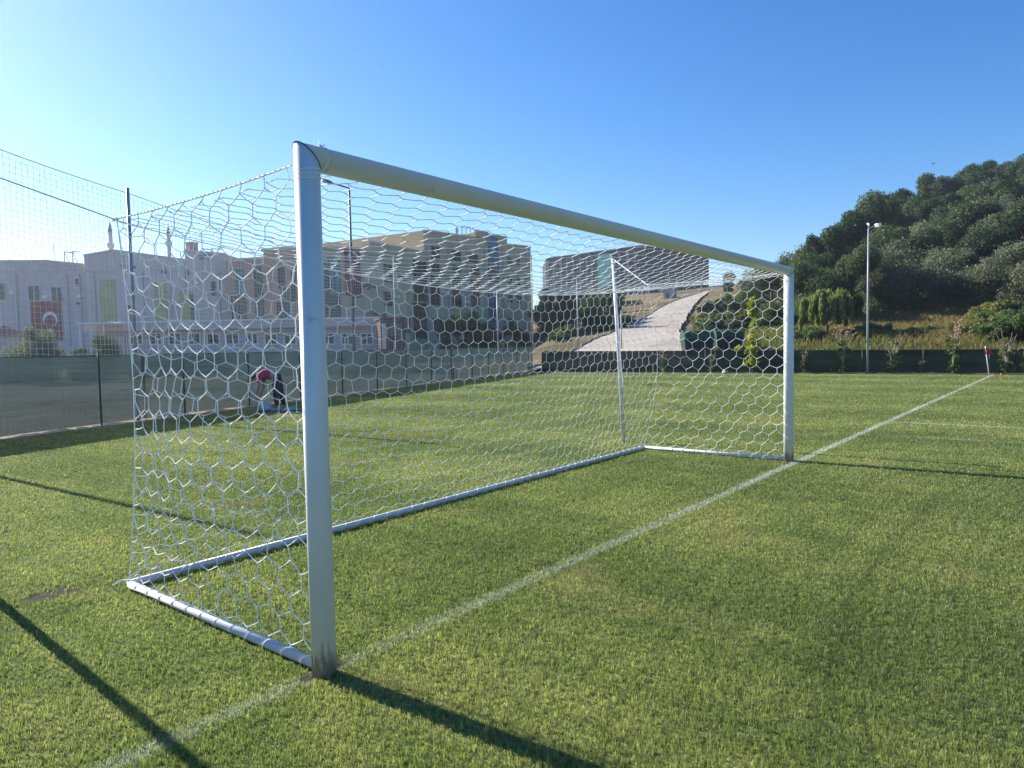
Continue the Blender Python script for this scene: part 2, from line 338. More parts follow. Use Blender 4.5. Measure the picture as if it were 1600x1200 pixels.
# ------------------------------------------------------------------ terrain (one sheet to the horizon)
PROF = {   # column u : list of (distance, image row of the ground there)
    -300: [(30,None,-.03),(60,None,.6),(140,None,1.5),(600,None,3)],
    560:  [(45,None,-.03),(70,None,.8),(140,None,1.6),(600,None,3)],
    800:  [(46,None,-.03),(60,None,.6),(110,None,2.2),(200,None,7),(600,None,9)],
    860:  [(46,None,-.03),(62,539),(120,505),(200,474),(260,464),(600,None,22)],
    960:  [(44,None,0),(58,534),(100,500),(160,476),(230,460),(600,None,24)],
    1040: [(42,None,0),(52,535),(85,505),(140,470),(215,456),(600,None,26)],
    1110: [(41,None,0),(50,536),(80,508),(125,470),(180,452),(230,447),(600,None,26)],
    1200: [(40,None,0),(48,536),(65,512),(95,478),(140,450),(220,438),(600,None,30)],
    1300: [(39,None,0),(46,536),(56,514),(75,485),(110,440),(160,420),(600,None,40)],
    1400: [(38,None,0),(45,534),(56,508),(72,472),(100,425),(140,385),(600,None,44)],
    1500: [(37,None,0),(44,533),(54,503),(70,458),(100,398),(140,350),(600,None,46)],
    1600: [(36,None,0),(43,532),(52,495),(68,440),(100,372),(140,318),(600,None,48)],
    1800: [(34,None,0),(41,530),(52,490),(68,430),(100,360),(140,305),(600,None,48)],
}
cols = []
for u, rows in PROF.items():
    th = math.atan((u-800)/F)
    pr = [(0, -.03), (rows[0][0]/math.cos(th)-.5, -.03)]
    for r in rows: pr.append((r[0]/math.cos(th), r[2] if len(r) > 2 else zat(u, r[1], r[0])))
    pr.append((4000, pr[-1][1]))
    cols.append((th, [p[0] for p in pr], [p[1] for p in pr]))
TH = [c[0] for c in cols]
def terr(x, y):
    dx, dy = x-CX, y-CY
    fw_ = dx*sy_+dy*cy_; lt = dx*cy_-dy*sy_
    th = math.atan2(lt, fw_); rho = math.hypot(dx, dy)
    zs = [np.interp(rho, c[1], c[2]) for c in cols]
    z = float(np.interp(th, TH, zs))
    if th > TH[-1]+.3: z *= max(0, 1-(th-TH[-1]-.3)/.8)
    return z
rings = [0.01, 8, 16, 24, 29]+[31+1.5*i for i in range(28)]+[75+4*i for i in range(24)]+[175+12*i for i in range(12)]+[330, 400, 520, 700, 1000, 1600, 2800]
angs = [rad(a) for a in np.concatenate([np.arange(-46, 50, .8), np.arange(50, 314, 6)])]
vs = []; fs = []
rnd = random.Random(3)
for r in rings:
    for a in angs:
        x = CX+r*(sy_*math.cos(a)+cy_*math.sin(a)); y = CY+r*(cy_*math.cos(a)-sy_*math.sin(a))
        aa = a if a < math.pi else a-2*math.pi
        z = terr(x, y)
        if r > 48 and r < 300 and z > .5 and not (.03 < aa < .30): z += (rnd.random()-.5)*min(.6, .012*(r-40))
        vs.append((x, y, z))
na = len(angs)
for i in range(len(rings)-1):
    for k in range(na): fs.append((i*na+k, i*na+(k+1)%na, (i+1)*na+(k+1)%na, (i+1)*na+k))
b = MB(); b.add(vs, fs); tag(b.build('ground', M['ground'], smooth=True), kind='structure')
# concrete road climbing the hill beyond the fence
L_ = [(820,46,0),(888,52,541),(950,66,524),(1003,92,501),(1040,122,485),(1099,165,463)]
R_ = [(1085,42,0),(1064,50,537),(1061,66,517),(1074,92,493),(1089,122,478),(1112,165,461.5)]
def lerp_list(A, t):
    x = t*(len(A)-1); i = min(int(x), len(A)-2); f = x-i
    return [A[i][k]*(1-f)+A[i+1][k]*f for k in range(2)]
vs = []; fs = []; n1, n2 = 70, 10
for i in range(n1+1):
    a = lerp_list(L_, i/n1); c = lerp_list(R_, i/n1)
    pa, pc = xy(*a), xy(*c)
    for k in range(n2+1):
        f_ = k/n2
        if k in (0, n2): f_ += .012*math.sin(i*1.9+k)+.012*math.sin(i*.7)
        x = pa[0]+(pc[0]-pa[0])*f_; y = pa[1]+(pc[1]-pa[1])*f_
        vs.append((x, y, terr(x, y)+.16))
for i in range(n1):
    for k in range(n2):
        p = i*(n2+1)+k; fs.append((p, p+1, p+n2+2, p+n2+1))
b = MB(); b.add(vs, fs); tag(b.build('hill_road', M['road'], smooth=True), kind='structure')
b = MB()
for side, off in ((0, -.25), (n2, .25)):
    pts = [Vector(vs[i*(n2+1)+side])+Vector((0,0,.06)) for i in range(n1+1)]
    b.tube(pts, .06, 5)
    tag(b.build('road_kerb', M['road']), kind='structure'); b = MB()

# ------------------------------------------------------------------ grass blades on the pitch (stuff)
def blades(name, N, r0, r1, half, seed, m, hmin, hmax, wk, center=(CX, CY), yaw=YAW, keep=None, zfun=None, pw=0.0, clump=False):
    g = np.random.default_rng(seed)
    U = g.random(N)
    r = r0*np.exp(U*math.log(r1/r0)) if pw == 0 else (r0**pw+U*(r1**pw-r0**pw))**(1/pw)
    a = (g.random(N)*2-1)*half
    x = center[0]+r*(math.sin(yaw)*np.cos(a)+math.cos(yaw)*np.sin(a)); y = center[1]+r*(math.cos(yaw)*np.cos(a)-math.sin(yaw)*np.sin(a))
    k = np.ones(N, bool)
    if keep is not None: k = keep(x, y, g)
    x, y, r = x[k], y[k], r[k]; n = len(x)
    z = np.zeros(n) if zfun is None else zfun(x, y)
    h = hmin+(hmax-hmin)*g.random(n)
    wd = wk*r*(.7+.6*g.random(n))
    az = g.random(n)*2*np.pi; la = g.random(n)*2*np.pi; lean = (.25+.9*g.random(n))*h
    if clump:
        cell = lambda q, k: (np.sin(np.floor(x/q)*127.1+np.floor(y/q)*311.7+k)*43758.5453) % 1.0
        xo = x.copy(); yo = y.copy(); x = x+.012*np.sin(y*61)+.006*np.sin(y*173); y = y+.012*np.sin(xo*67)+.006*np.sin(xo*151)
        c1 = cell(.026, 1.0); c2 = cell(.07, 2.0); x, y = xo, yo
        h = h*(.30+.95*c1+.35*c2); la = la*.6+c1*2*np.pi; lean = (.1+.55*g.random(n))*h
    cx, sx = np.cos(az)*wd/2, np.sin(az)*wd/2
    lx, ly = np.cos(la)*lean, np.sin(la)*lean
    V = np.empty((n, 5, 3), np.float32)
    V[:, 0] = np.stack([x-cx, y-sx, z-.004], 1); V[:, 1] = np.stack([x+cx, y+sx, z-.004], 1)
    V[:, 2] = np.stack([x+cx*.8+lx*.35, y+sx*.8+ly*.35, z+h*.62], 1); V[:, 3] = np.stack([x-cx*.8+lx*.35, y-sx*.8+ly*.35, z+h*.62], 1)
    V[:, 4] = np.stack([x+lx, y+ly, z+h], 1)
    me = bpy.data.meshes.new(name)
    me.vertices.add(n*5); me.vertices.foreach_set('co', V.ravel())
    base = (np.arange(n)*5)[:, None]
    loops = (base+np.array([[0,1,2,3,3,2,4]])).ravel().astype(np.int32)
    me.loops.add(n*7); me.loops.foreach_set('vertex_index', loops)
    me.polygons.add(n*2)
    ls = ((np.arange(n)*7)[:, None]+np.array([[0, 4]])).ravel().astype(np.int32)
    me.polygons.foreach_set('loop_start', ls)
    me.update(calc_edges=True); me.validate()
    return link(name, me, m)
def keep_pitch(x, y, g):
    k = (y < 12.35+.35*x-.3) & (x < 34)
    for (a, b_, rx, ry) in ((-.35, 2.44, .17, .10), (.09, .03, .06, .05), (-.08, .03, .05, .04)):
        q = ((x-a)/rx)**2+((y-b_)/ry)**2
        k &= (q+.9*(g.random(len(x))-.5) > 1) | (g.random(len(x)) < .10)
    k &= (x**2+y**2 > .064**2)
    return k
tag(blades('grass', 1100000, 1.9, 36, rad(47), 5, M['blade'], .012, .022, .00085, keep=keep_pitch, clump=True), kind='stuff')

# ------------------------------------------------------------------ the goal
GW, GH, R0 = 7.44, 2.50, .06
g = empty('football_goal', (0, 0, 0), 'white full size football goal frame standing on the goal line', 'goal')
def mitred(axis):
    """round tube whose top ends are cut at 45 degrees"""
    b = MB(); n = 40; vs = []
    if axis == 'v0' or axis == 'v1':
        X = 0 if axis == 'v0' else GW; sgn = -1 if axis == 'v0' else 1
        for k in range(n):
            a = 2*math.pi*k/n; vs.append((X+R0*math.cos(a), R0*math.sin(a), -.05))
        for k in range(n):
            a = 2*math.pi*k/n; vs.append((X+R0*math.cos(a), R0*math.sin(a), GH+sgn*R0*math.cos(a)))
    else:
        for k in range(n):
            a = 2*math.pi*k/n; z = R0*math.cos(a); vs.append((-z, R0*math.sin(a), GH+z))
        for k in range(n):
            a = 2*math.pi*k/n; z = R0*math.cos(a); vs.append((GW+z, R0*math.sin(a), GH+z))
    b.add(vs, [(k, (k+1)%n, n+(k+1)%n, n+k) for k in range(n)]+[tuple(range(n-1,-1,-1)), tuple(range(n,2*n))])
    return b
for ax, nm in (('v0', 'post'), ('v1', 'post'), ('h', 'crossbar')):
    o = mitred(ax).build(nm, M['post'], g, smooth=True)
    me = o.data
    for p in me.polygons:
        if len(p.vertices) > 4: p.use_smooth = False
    par = o
    if nm == 'post':
        X = 0 if ax == 'v0' else GW; sg = -1 if ax == 'v0' else 1
        ring = [(X+(R0+.0006)*math.cos(a), (R0+.0006)*math.sin(a), GH+sg*(R0+.0006)*math.cos(a)) for a in [2*math.pi*k/48 for k in range(49)]]
        MB().tube(ring, .0022, 6, cap=False).build('joint_seam', M['seam'], o)
        o['label'] = 'near post, scuffed and muddy at its foot' if ax == 'v0' else 'far post, clean down to the turf'
    else:
        for X in (.085, GW-.085):
            ring = [(X, (R0+.001)*math.cos(a), GH+(R0+.001)*math.sin(a)) for a in [2*math.pi*k/40 for k in range(41)]]
            MB().tube(ring, .0016, 6, cap=False).build('sleeve_seam', M['lamp_grey'], o)
DB = 2.13
for X in (0, GW):
    MB().tube([(X, .05, .032), (X, DB-.03, .032)], .026, 14).build('ground_bar', M['white_metal'], g, smooth=True)
MB().tube([(-.005, DB, .032), (GW+.005, DB, .032)], .026, 14).build('ground_bar', M['white_metal'], g, smooth=True)

# ------------------------------------------------------------------ the net
nrs = np.random.default_rng(11)
net = empty('goal_net', (0, 0, 0), 'white hexagonal mesh net laced to the goal frame', 'net')
def sag_top(s): return 4*s*(1-s)
def P_back(s, t):   # t: 0 bottom, 1 top
    X = GW*s; zt = 2.452-.29*sag_top(s); yt = 2.04-.10*sag_top(s)
    e = min(s, 1-s)*GW
    bow = -.05*math.sin(math.pi*t)*(1-.0*s)-.13*math.sin(math.pi*t)*math.exp(-e/.5)
    y = DB+(yt-DB)*t+bow+.05*math.sin(math.pi*t)*math.sin(s*9+1)*.5
    return Vector((X, y, .035+(zt-.035)*t))
def P_side(X0, out):
    def f(s, t):   # s: 0 at the post, 1 at the back
        yb = DB; yt = 2.04; ye = yb+(yt-yb)*t-.18*math.sin(math.pi*t)
        zt = 2.485-.02*sag_top(s)-.015*s
        wv = .045 if out < 0 else .015
        x = X0+out*.035*math.sin(math.pi*t)*math.sin(math.pi*s)+wv*math.sin(s*5+t*4)*math.sin(math.pi*t)*math.sin(math.pi*s)
        return Vector((x, .062+(ye-.062)*s, .035+(zt-.035)*t))
    return f
def P_roof(s, t):   # t: 0 back, 1 crossbar
    A = P_back(s, 1.0); B = Vector((GW*s, .045, 2.45))
    p = A.lerp(B, t); p.z -= .10*math.sin(math.pi*t)*(.35+.65*math.sin(math.pi*s)); return p
def hexnet(fun, W, H, hx, pitch, zig, jit, name, warp=None, r=.0026):
    nc = max(1, round(W/hx)); nr = max(1, round(H/pitch))
    memo = {}
    def pt(c, yrow):
        key = (round(c*2), round(yrow, 3))
        if key not in memo:
            s = min(max(c/nc, 0), 1); t = min(max(yrow/nr, 0), 1)
            if warp and 0 < s < 1 and 0 < t < 1:
                ds, dt = warp(s, t); s = min(max(s+ds, 0), 1); t = min(max(t+dt, 0), 1)
            p = fun(s, t)
            if 0 < s < 1 and 0 < t < 1: p = p+Vector(nrs.normal(0, jit, 3))
            memo[key] = p
        return memo[key]
    e = 1-zig
    b = MB(); deg = {}
    def seg(p, q):
        d = q-p; L = d.length
        if L < .012: return
        mid = (p+q)/2+Vector(nrs.normal(0, jit*.35, 3)); mid.z -= L*.02
        b.tube([p, mid, q], [r*1.12, r, r*1.12], 5, cap=False)
    for rr in range(nr+1):
        off = .5*(rr % 2)
        for i in range(nc+1):
            c = i+off
            if c > nc: continue
            y0 = rr-e/2; y1 = rr+e/2
            lo = max(y0, 0); hi = min(y1, nr)
            if hi > lo: seg(pt(c, lo), pt(c, hi))
            if rr < nr:
                for dc in (-.5, .5):
                    c2 = c+dc
                    if 0 <= c2 <= nc: seg(pt(c, y1), pt(c2, y1+zig))
    for (k, y), p in memo.items():
        b.add([p+Vector(q)*r*2.0 for q in ((1,0,0),(0,1,0),(-1,0,0),(0,-1,0),(0,0,1),(0,0,-1))],
              [(0,1,4),(1,2,4),(2,3,4),(3,0,4),(1,0,5),(2,1,5),(3,2,5),(0,3,5)])
    return b.build(name, M['cord'], net)
def warp_near(s, t): k = .12+.75*t*t; return (k*(.026*math.sin(6*t+3*s)+.012*math.sin(11*t+5)), k*.014*math.sin(7*s+4*t)-.02*math.sin(math.pi*t)*s)
def warp_soft(s, t): return (.0035*math.sin(11*t+17*s), .008*math.sin(23*s+3*t))
hexnet(P_back, GW, 2.3, .169, .125, .26, .0035, 'back_panel', warp_soft)
hexnet(P_roof, GW, 2.05, .169, .128, .30, .0035, 'roof_panel', warp_soft)
hexnet(P_side(0, -1), 2.05, 2.42, .205, .125, .40, .0045, 'side_panel', warp_near, .0028)
hexnet(P_side(GW, 1), 2.05, 2.42, .205, .125, .46, .004, 'side_panel', warp_soft)
N_ = 60
def twisted(pts, r, name):
    b = MB(); b.tube(pts, r, 6)
    # a lacing cord wound round the border rope
    q = []; L = 0
    for i in range(len(pts)-1):
        A, B = Vector(pts[i]), Vector(pts[i+1]); d = (B-A); n_ = max(2, int(d.length/.006))
        t = d.normalized(); a = t.cross(Vector((0,0,1))).normalized() if abs(t.z) < .9 else Vector((1,0,0)); c = a.cross(t)
        for k in range(n_):
            L += d.length/n_; w_ = L/.045*2*math.pi
            q.append(A+d*(k/n_)+(a*math.cos(w_)+c*math.sin(w_))*(r+.001))
    b.tube(q, .0022, 4); b.build(name, M['cord'], net)
SN, SF = P_side(0, -1), P_side(GW, 1)
twisted([SN(i/30, 1) for i in range(31)], .0045, 'border_rope')
twisted([SF(i/30, 1) for i in range(31)], .0045, 'border_rope')
MB().tube([P_back(i/N_, 1) for i in range(N_+1)], .0042, 6).build('border_rope', M['cord'], net)
MB().tube([P_back(0, i/30) for i in range(31)], .0032, 6).build('border_rope', M['cord'], net)
MB().tube([P_back(1, i/30) for i in range(31)], .0032, 6).build('border_rope', M['cord'], net)
MB().tube([(0, -.045, 2.445)]+[(0, .064, .1+2.35*i/30) for i in range(30, -1, -1)], .003, 5).build('border_rope', M['cord'], net)
MB().tube([(GW, .064, .1+2.35*i/30) for i in range(31)], .003, 5).build('border_rope', M['cord'], net)
def helix(A, B, turns, r, name, lab=None):
    A, B = Vector(A), Vector(B); t = (B-A).normalized(); a = t.cross(Vector((0,0,1)) if abs(t.z) < .9 else Vector((1,0,0))).normalized(); c = a.cross(t)
    pts = []; n_ = int(turns*12); ph = 0
    for k in range(n_+1):
        w_ = 2*math.pi*k/12; f = k/n_; sl_ = math.sin(w_)*.012
        pts.append(A+(B-A)*f+t*sl_+(a*math.cos(w_)+c*math.sin(w_))*r)
    o = MB().tube(pts, .0022, 4, cap=False).build(name, M['cord'], net)
    return o
helix((0, .07, .032), (0, 2.08, .032), 12, .0285, 'lacing')
helix((GW, .07, .032), (GW, 2.08, .032), 12, .0285, 'lacing')
helix((.02, DB, .032), (GW-.02, DB, .032), 46, .0285, 'lacing')
helix((0, 0, 2.385), (0, 0, 2.45), 3, .0625, 'lacing')
helix((.076, 0, GH), (.09, 0, GH), 2, .0625, 'lacing')
helix((GW, 0, .2), (GW, 0, 2.36), 13, .0625, 'lacing')
MB().tube([(.08, .01, GH+.062), (.085, .02, GH+.085), (.079, .0, GH+.10)], .003, 5).tube([(.082, 0, GH+.062), (.10, -.01, GH+.075)], .003, 5).ball((.08, 0, GH+.066), .012, .012, .009, 8, 5).build('knot', M['cord'], net)
MB().ball((0, 2.04, 2.468), .016, .016, .013, 8, 5).ball((-.012, 2.06, 2.462), .01, .01, .01, 8, 5).build('knot', M['cord'], net)
MB().tube([(0, DB+.0, .06), (-.03, DB+.04, .055), (-.08, DB+.06, .03)], .0055, 6).build('loose_cord', M['cord'], net)

# net supports behind the goal and the ropes that hold the net's corners
def support(base, top, label):
    o = empty('net_support_pole', base, label, 'pole', 'net support poles behind the goal')
    top = Vector(top)-Vector(base)
    MB().tube([(0, 0, -.05), top*.5, top], .031, 14).build('pole', M['white_metal'], o, smooth=True)
    MB().tube([top, top+Vector((0,0,.012))], .039, 14).build('end_cap', M['white_metal'], o)
    b = MB()
    for k in range(4):
        q = top*(.985-.006*k); b.tube([(q.x+.04*math.cos(a), q.y+.04*math.sin(a), q.z) for a in [2*math.pi*j/12 for j in range(13)]], .004, 4, cap=False)
    b.build('rope_coil', M['cord'], o)
    return Vector(base)+top
base_f = ground(975, 690); top_f = at(958, 402, 11.5)
tf = support(tuple(base_f), tuple(top_f), 'leaning white pole standing behind the far back corner of the goal net')
def proj(P):
    q = Vector(P)-CAM; d = q.dot(fwd); return 800+F*q.dot(rt)/d, 600-F*q.dot(up)/d
lo, hi = 2.3, 4.0
for _ in range(40):
    mz = (lo+hi)/2; uu, vv = proj((-1.18, 2.86, mz)); k0 = proj(P_back(0, 1))
    if vv > k0[1]+(uu-k0[0])*(342-275)/183: lo = mz
    else: hi = mz
tn = support((-.60, 2.80, 0), (-1.18, 2.86, lo+.03), 'white pole behind the near back corner of the goal net')
r1 = MB().tube([tn+Vector((0,0,-.03)), P_back(0, 1)+Vector((-.005,0,.01))], .0045, 6).build('tension_rope', M['rope_backlit']); tag(r1, 'taut backlit rope rising left from the near top corner of the net', 'rope', 'ropes holding up the net')
r2 = MB().tube([tf+Vector((0,0,-.03)), P_back(1, 1)+Vector((.005,0,.01))], .006, 6).tube([tf+Vector((-.045,-.02,-.05)), base_f+Vector((-.045,-.02,.9))], .004, 5).build('tension_rope', M['cord']); tag(r2, 'white rope slanting from the leaning pole to the far net corner', 'rope', 'ropes holding up the net')

# ------------------------------------------------------------------ corner flag
cf = ground(1546, 588); cd = (cf-CAM).dot(FH); ct = at(1539.5, 541, cd-.2)
o = empty('corner_flag', tuple(cf), 'small red corner flag on a leaning white stick', 'corner flag')
tp = ct-cf
MB().tube([(0,0,-.05), tp], .018, 10).build('stick', M['white'], o, smooth=True)
b = MB(); n = 8
fr = Vector((.6, -.8, 0)).normalized()
vsA = []
for k in range(n+1):
    s = k/n
    off = fr*(.30*s)+Vector((0,0,-.10*s*s-.16*s))+Vector((.8,.6,0))*(.03*math.sin(s*7))
    hh = .34*(1-s*.75)
    vsA += [tp+off+Vector((0,0,.0)), tp+off-Vector((0,0,hh))]
b.add(vsA, [(2*k, 2*k+1, 2*k+3, 2*k+2) for k in range(n)]); fo = b.build('flag', M['flagred'], o); sm = fo.modifiers.new('s', 'SOLIDIFY'); sm.thickness = .004

# ------------------------------------------------------------------ fences
def fence(A, B, h0, h1, step, label, post_h=.06, first=0, cloth='cloth'):
    A = Vector(A); B = Vector(B); L = (B-A).length; t = (B-A)/L; nrm = Vector((-t.y, t.x, 0))
    o = empty('screen_fence', (A.x, A.y, 0), label, 'fence')
    n = int(L/.65)
    b = MB(); vs = []; rows = 4
    rg = random.Random(int(A.x*10))
    for i in range(n+1):
        s = i/n; p = A+(B-A)*s; h = h0+(h1-h0)*s
        for k in range(rows+1):
            z = .035+(h-.035)*k/rows
            w_ = nrm*(.03*math.sin(i*1.3+k)+rg.uniform(-.03, .03))*(1 if 0 < k < rows else .4)
            vs.append((p.x+w_.x, p.y+w_.y, z-(.02*math.sin(math.pi*((s*L/step) % 1)) if k == rows else 0)))
    fs = [(i*(rows+1)+k, (i+1)*(rows+1)+k, (i+1)*(rows+1)+k+1, i*(rows+1)+k+1) for i in range(n) for k in range(rows)]
    b.add(vs, fs); b.build('shade_screen', M[cloth], o, smooth=True, world=True)
    s = first
    while s <= L:
        p = A+t*s-nrm*.06; h = h0+(h1-h0)*s/L
        MB().tube([(p.x, p.y, -.05), (p.x, p.y, h+post_h)], .022, 8).build('post', M['post_dark'], o, smooth=True, world=True)
        s += step
    for zz in (1.0,):
        MB().tube([A+(B-A)*(i/20)+Vector((0,0,(h0+(h1-h0)*i/20)-.015))-nrm*.03 for i in range(21)], .008, 6).build('top_wire', M['post_dark'], o, world=True)
    return o, t, nrm, L
def upto(A, D, u_):      # run from A along D to image column u_
    lo, hi = 0.0, 60.0
    for _ in range(50):
        m = (lo+hi)/2; q = Vector(A)+Vector(D)*m
        if proj(q)[0] < u_: lo = m
        else: hi = m
    q = Vector(A)+Vector(D)*lo; return (q.x, q.y, 0)
FA = (-14.0, 12.55-.35*14+.05, 0); FB = upto((25, 12.55+.35*25-.05, 0), (1, .35, 0), 832)
fence(FA, FB, 1.60, 1.55, 2.45, 'long green shade cloth fence along the left behind the goal', first=.04)
GB = (36.4, -14, 0)
_k = upto((31.0, 36.0, 0), (.118, -1, 0), 846.5); GA = (_k[0], _k[1], 0)
fence(GA, GB, 1.28, .96, 2.5, 'green shade cloth fence behind the corner flag and rose bushes', first=.05, cloth='cloth2')
b = MB(); A, B = Vector(FA), Vector(FB); t = (B-A).normalized(); nr_ = Vector((t.y, -t.x, 0))
pts = [A+(B-A)*(i/420)+nr_*(.02+.02*math.sin(i*2.1)) for i in range(421)]
vs = []
for i, p in enumerate(pts):
    hz = max(.002, .02+.022*math.sin(i*.37)*math.sin(i*.113+1)+random.uniform(-.022, .018))
    for (o_, z) in ((.0, 0), (.0, hz), (.07, hz*.9), (.10, 0)): vs.append((p.x+nr_.x*o_, p.y+nr_.y*o_, z))
b.add(vs, [(i*4+k, i*4+k+1, (i+1)*4+k+1, (i+1)*4+k) for i in range(420) for k in range(3)])
tag(b.build('fence_kerb', M['kerb']), kind='structure')
b = MB(); A, B = Vector(GA), Vector(GB); t = (B-A).normalized(); nr_ = Vector((t.y, -t.x, 0)); vs = []
for i in range(121):
    p = A+(B-A)*(i/120)
    hz = .02+.02*abs(math.sin(i*.9))+random.uniform(0, .05)
    for (o_, z) in ((.2, 0), (.0, hz), (-.2, hz*.9), (-.45, 0)): vs.append((p.x-nr_.x*o_*-1, p.y-nr_.y*o_*-1, z))
b.add(vs, [(i*4+k, i*4+k+1, (i+1)*4+k+1, (i+1)*4+k) for i in range(120) for k in range(3)])
tag(b.build('soil_strip', M['soil']), kind='structure')

b = MB()   # the pitch: its edge lies just inside the fences
b.prism([(-40,-40), (36.9,-40), (GB[0]+.2,GB[1]), (GA[0]+.15,GA[1]), (FB[0],FB[1]-.15), (-40,12.55-.35*40-.1)], -.02, 0)
tag(b.build('pitch_turf', M['turf']), kind='structure')

# ball-stop net hung on tall poles behind the left fence
o = empty('ball_stop_net', (.6, 13.3, 0), 'tall square mesh ball net strung on grey poles behind the left fence', 'net')
A = Vector((-9.4, 12.55-.35*9.4+.35, 0)); B = Vector((18.2, 12.55+.35*18.2+.35, 0)); L = (B-A).length; t = (B-A)/L; nr_ = Vector((-t.y, t.x, 0))
HN = 5.45
poles_s = [0, 5.32*1.0, 5.32*2, 5.32*3.0]
sx = [(-9.4), -4.35, .70, 5.72]
pole_x = [-9.4, -4.35, .70, 5.72, 18.2]; pole_h = [6.6, 6.4, 6.05, HN, HN]
def topz(x):
    for a, c in zip(pole_x[:-1], pole_x[1:]):
        if a <= x <= c:
            s = (x-a)/(c-a); i_ = pole_x.index(a); return pole_h[i_]*(1-s)+pole_h[i_+1]*s-(.08 if c-a < 8 else .35)*4*s*(1-s)
    return HN
b = MB(); W2 = .0029
nx = int(L/.125)
for i in range(nx+1):
    p = A+t*(L*i/nx); wv = .05*math.sin(i*.31)+.03*math.sin(i*.11)
    zt = topz(p.x)
    b.tube([p+nr_*0+Vector((0,0,zt)), p+nr_*wv+Vector((0,0,zt*.66)), p+nr_*wv*1.5+Vector((.01*math.sin(i),0,zt*.33)), p+nr_*wv+Vector((0,0,.12))], W2, 4, cap=False)
nz = int(HN/.125)
for k in range(1, nz+1):
    pts = []
    for i in range(0, nx+1, 4):
        p = A+t*(L*i/nx); wv = .05*math.sin(i*.31)+.03*math.sin(i*.11); zt = topz(p.x); f = k/(nz+1)
        pts.append(p+nr_*wv*math.sin(math.pi*min(1, 1.2*(1-f)))+Vector((0,0,.12+(zt-.12)*f+.012*math.sin(i*.5+k))))
    b.tube(pts, W2, 4, cap=False)
# the loose end of the net turning back behind the last pole
E0 = B; ed = Vector((.75, .35, 0)).normalized()
for i in range(0, 12):
    q = E0+ed*(.125*i); zt = HN-.35-.05*i-.004*i*i*3
    b.tube([q+Vector((0,0,zt)), q+ed*.05*math.sin(i)+ed*.35*(i/11)+Vector((0,0,zt*.5)), q+ed*.6*(i/11)+Vector((0,0,.3))], W2, 4, cap=False)
for k in range(1, 40):
    f = k/40; b.tube([E0+Vector((0,0,.3+4.8*f)), E0+ed*(.7+.3*(1-f))+Vector((0,0,.3+4.6*f)), E0+ed*(1.38+.6*(1-f))+Vector((0,0,.3+4.3*f))], W2, 4, cap=False)
b.build('mesh_netting', M['ballnet'], o, world=True)
for px in pole_x:
    p = A+t*((px-A.x)/t.x)
    hp = topz(px)+.12 if px != 18.2 else HN
    MB().tube([p+Vector((0,0,-.05)), p+Vector((0,0,hp))], .042 if px != 18.2 else .016, 10).build('pole', M['steel' if px != 18.2 else 'ballnet'], o, smooth=True, world=True)
pts = []
for i in range(0, 121):
    x = A.x+(B.x-A.x)*i/120; p = A+t*((x-A.x)/t.x); pts.append(p+Vector((0,0,topz(x))))
MB().tube(pts, .008, 6).build('top_cable', M['cable'], o, world=True)

# ------------------------------------------------------------------ buildings
class Face:
    """a vertical facade through two plan points; rectangles are read off along it"""
    def __init__(s, u0, d0, u1, d1):
        s.A = Vector((*xy(u0, d0), 0)); s.B = Vector((*xy(u1, d1), 0)); s.t = (s.B-s.A).normalized(); n = Vector((s.t.y, -s.t.x, 0))
        s.n = n if n.dot(CAM-s.A) > 0 else -n
    def hit(s, u, v):
        r = ray(u, v); k = (s.A-CAM).dot(s.n)/r.dot(s.n); p = CAM+r*k
        return (p-s.A).dot(s.t), p.z
    def slab(s, b, s0, s1, z0, z1, out0, out1):
        vs = []
        for oo in (out0, out1):
            for (a, z) in ((s0, z0), (s1, z0), (s1, z1), (s0, z1)):
                p = s.A+s.t*a+s.n*oo; vs.append((p.x, p.y, z))
        c = (s.t.cross(Vector((0,0,1)))).dot(s.n)
        fs = [(4,5,6,7),(3,2,1,0),(0,1,5,4),(1,2,6,5),(2,3,7,6),(3,0,4,7)]
        if c < 0: fs = [q[::-1] for q in fs]
        b.add(vs, fs); return b
    def rect(s, u0, v0, u1, v1):
        um, vm = (u0+u1)/2, (v0+v1)/2
        a0, _ = s.hit(u0, vm); a1, _ = s.hit(u1, vm); _, zt = s.hit(um, v0); _, zb = s.hit(um, v1)
        return min(a0, a1), max(a0, a1), zb, zt
def window(F_, parent, u0, v0, u1, v1, pane='pane', bars=(1, 1), frame='frame', fw_=.09):
    a0, a1, z0, z1 = F_.rect(u0, v0, u1, v1)
    b = MB()
    F_.slab(b, a0-fw_, a0, z0-fw_, z1+fw_, -.02, .07); F_.slab(b, a1, a1+fw_, z0-fw_, z1+fw_, -.02, .07)
    F_.slab(b, a0, a1, z1, z1+fw_, -.02, .068); F_.slab(b, a0-.0, a1+.0, z0-fw_, z0, -.02, .10)
    for k in range(1, bars[0]):
        a = a0+(a1-a0)*k/bars[0]; F_.slab(b, a-.035, a+.035, z0, z1, -.02, .05)
    for k in range(1, bars[1]):
        z = z0+(z1-z0)*k/bars[1]; F_.slab(b, a0, a1, z-.035, z+.035, -.02, .045)
    o = b.build('window', M[frame], parent, world=True)
    b = MB(); F_.slab(b, a0+.002, a1-.002, z0+.002, z1-.002, -.01, .018); b.build('pane', M[pane], o, world=False)
    # the pane shares the window's frame of reference
    co = np.empty(len(o.children[0].data.vertices)*3, np.float32); o.children[0].data.vertices.foreach_get('co', co)
    L = np.array(parent.location, np.float32); o.children[0].data.vertices.foreach_set('co', (co.reshape(-1,3)-L).ravel())
    return o
